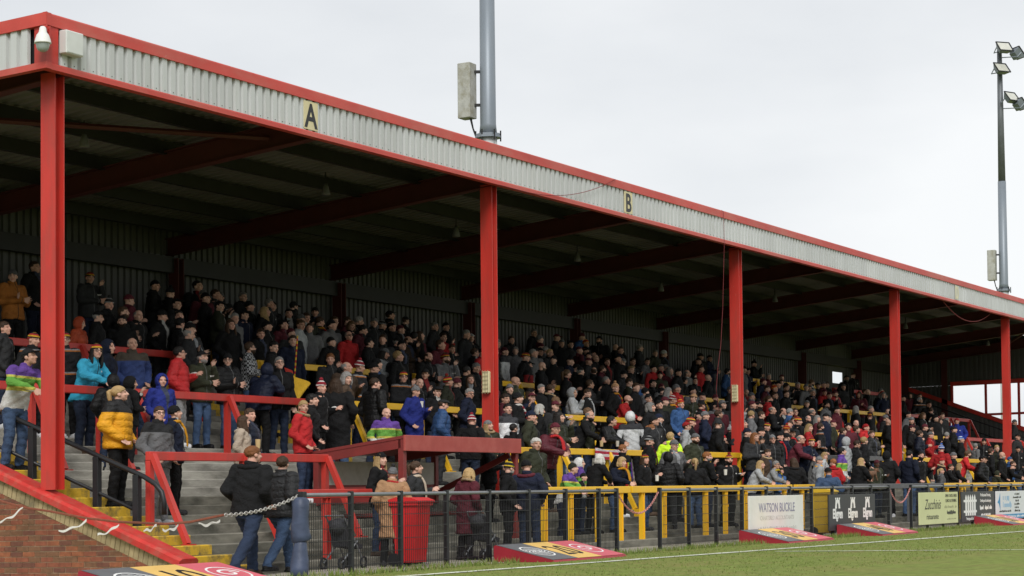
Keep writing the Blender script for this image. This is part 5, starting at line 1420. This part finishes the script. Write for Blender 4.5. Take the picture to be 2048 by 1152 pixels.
# ------------------------------------------------------------------ things people hold or leave
def near(px_, py_, Y): return unY(px_, py_, Y)
def cup(px_, py_, Y, lab, c=(.62, .60, .55), h=.12, r=.04):
    X, Y, Z = unY(px_, py_, Y); t = MB().tube([(X, Y, Z), (X, Y, Z+h)], r, 12, radii=[r*.78, r]); t.build('cup', mat('cup_%d' % int(c[0]*100), c, .4, .05), smooth=False, label=lab, category='cup')
cup(516, 897, -1.24, 'clear plastic cup of beer on the lowest red barrier', (.50, .36, .18), .14, .042)
cup(843, 815, 1.0, 'white takeaway cup held by person in royal blue coat'); cup(1314, 962, -2.42, 'white paper cup over the yellow front rail'); cup(1203, 893, -.70, 'clear plastic beer cup on low yellow barrier', (.5, .45, .36)); cup(1235, 893, -.70, 'second clear plastic beer cup on low yellow barrier', (.48, .44, .38))
cup(1451, 950, -2.45, 'white cup held by bearded person at the front rail')
# flag on a pole
t = empty('flag', (12.2, 2.6, 2.2), 'red and yellow supporter flag drooping from a striped pole', 'flag')
p0 = Vector(unY(595, 672, 3.2)); p1 = Vector(unY(588, 770, 3.0))
MB().tube([p1, p0], .014, 8).build('pole', cloth('pole_stripe', (.45, .03, .03), (.65, .45, .03), 'vert'), t)
fl = MB(); n, m_ = 14, 8
c00, c10, c01, c11 = [Vector(unY(a, b, y)) for a, b, y in ((568, 735, 2.6), (618, 768, 2.2), (575, 800, 2.3), (592, 825, 2.15))]
vv = []
for h in (0, .006):
    for j in range(m_+1):
        for i in range(n+1):
            u_, v_ = i/n, j/m_; P = c00.lerp(c10, u_).lerp(c01.lerp(c11, u_), v_); vv.append(P+Vector((.02, -.05-h, 0))*math.sin(u_*9+v_*3)+Vector((0, -h, 0)))
W_ = n+1; K_ = (n+1)*(m_+1); f0 = [(j*W_+i, j*W_+i+1, (j+1)*W_+i+1, (j+1)*W_+i) for j in range(m_) for i in range(n)]
fl.v = [tuple(p) for p in vv]; fl.f = f0+[tuple(K_+q for q in f[::-1]) for f in f0]; fl.mi = [0 if (f[0] % W_) < 5 else 1 for f in f0]*2
fl.build('cloth', [cloth('flag_red', (.33, .03, .02)), cloth('flag_yellow', (.60, .36, .03))], t, smooth=True)
# push chair behind the fence
def pushchair(px_, Y, lab):
    X = unY(px_, 1060, Y)[0]; n0 = len(bpy.data.objects); t = empty('pushchair', (X, Y, 0), lab, 'pushchair')
    for dx in (-.42, .32):
        for dy in (-.2, .2):
            MB().tube([(X+dx+.10*math.cos(2*PI*i/14), Y+dy, .11+.10*math.sin(2*PI*i/14)) for i in range(15)], .022, 6, caps=False).build('wheel', BLK, t)
    fr = MB()
    for dy in (-.2, .2): fr.tube([(X+.32, Y+dy, .12), (X+.05, Y+dy, .5), (X-.35, Y+dy, 1.0)], .016, 6).tube([(X-.42, Y+dy, .12), (X+.12, Y+dy, .52)], .016, 6)
    fr.tube([(X-.35, Y-.2, 1.0), (X-.35, Y+.2, 1.0)], .016, 6).build('frame', GREYRAIL, t)
    MB().prism([(X-.15, .42), (X+.30, .36), (X+.34, .44), (X-.02, .52), (X-.22, .92), (X-.30, .88)], Y-.18, Y+.18, 'y').build('seat', cloth('pram_cloth', (.03, .03, .035)), t)
    hd2 = SB().ell((X-.16, Y, .80), (.25, .19, .16)); hd2.build('hood', cloth('pram_hood', (.045, .045, .05)), t, smooth=True); t.scale = (.78, .78, .78)
pushchair(968, -3.3, 'black pushchair with grey frame before the maroon coat'); pushchair(690, -2.9, 'dark pushchair parked beside the dugout')
# scarf banner and rainbow flag hung on the rails
a = unY(1190, 893, -.70); b = MB(); xx = [a[0]+i*.12 for i in range(12)]
b.add([(x, -.70-.012*math.sin(i*1.3), z) for i, x in enumerate(xx) for z in (a[2]-.02-.05*math.sin(i/11*PI), a[2]-.22-.05*math.sin(i/11*PI))]+[(x, -.712-.012*math.sin(i*1.3), z) for i, x in enumerate(xx) for z in (a[2]-.02-.05*math.sin(i/11*PI), a[2]-.22-.05*math.sin(i/11*PI))],
      [(2*i, 2*i+1, 2*i+3, 2*i+2) for i in range(11)]+[(24+2*i+2, 24+2*i+3, 24+2*i+1, 24+2*i) for i in range(11)])
b.build('banner_scarf', cloth('banner_cloth', (.42, .03, .06), (.62, .55, .55), 'vert'), label='pink and white supporter scarf hung on low yellow barrier', category='scarf')
A_ = Vector(unY(1250, 925, -1.75)); b = MB(); cols6 = [(.45, .02, .03), (.55, .22, .02), (.6, .5, .03), (.03, .28, .05), (.03, .08, .4), (.16, .03, .25)]
for i in range(6):
    x0 = A_.x+i*.045; b.add([(x0, A_.y, A_.z), (x0+.045, A_.y-.02, A_.z), (x0+.03+i*.012, A_.y-.05, A_.z-.55), (x0+.0+i*.012-.012, A_.y-.03, A_.z-.55)]+[(x0, A_.y+.012, A_.z), (x0+.045, A_.y-.008, A_.z), (x0+.03+i*.012, A_.y-.038, A_.z-.55), (x0+i*.012-.012, A_.y-.018, A_.z-.55)], [(0, 1, 2, 3), (7, 6, 5, 4), (0, 4, 5, 1), (2, 6, 7, 3)], i)
b.build('rainbow_flag', [cloth('stripe_%d' % i, c) for i, c in enumerate(cols6)], label='narrow rainbow striped flag worn over a shoulder', category='flag')
# small dog in the arms of the person in olive jacket
X, Y, Z = unY(1745, 948, -2.38); d = SB()
d.stack([((X-.18, Y, Z), .03, .05), ((X-.1, Y, Z), .05, .07), ((X+.05, Y, Z), .05, .075), ((X+.16, Y, Z+.02), .03, .05)], 12)
d.cap((X-.19, Y, Z+.0), (X+.14, Y, Z+.02), .075, .07); d.ell((X+.22, Y-.03, Z+.10), (.062, .055, .055)); d.cap((X+.25, Y-.05, Z+.085), (X+.30, Y-.07, Z+.07), .03, .022)
for s in (-1, 1): d.ell((X+.20, Y+s*.05-.03, Z+.13), (.022, .012, .04)); d.cap((X+.11, Y+s*.05, Z-.02), (X+.16, Y+s*.05-.02, Z-.16), .026, .018); d.cap((X-.17, Y+s*.05, Z-.02), (X-.12, Y+s*.05, Z-.10), .034, .022); d.cap((X-.12, Y+s*.05, Z-.10), (X-.16, Y+s*.05, Z-.18), .02, .016)
d.cap((X-.22, Y, Z+.03), (X-.33, Y, Z+.10), .02, .01)
dm = voxel(d, 'dog', .012, 1); do = bpy.data.objects.new('dog', dm); col.objects.link(do); do.location.z = SL*X
dm.materials.append(cloth('dog_fur', (.16, .085, .05))); do['label'] = 'small brown terrier held over the dark front rail'; do['category'] = 'dog'
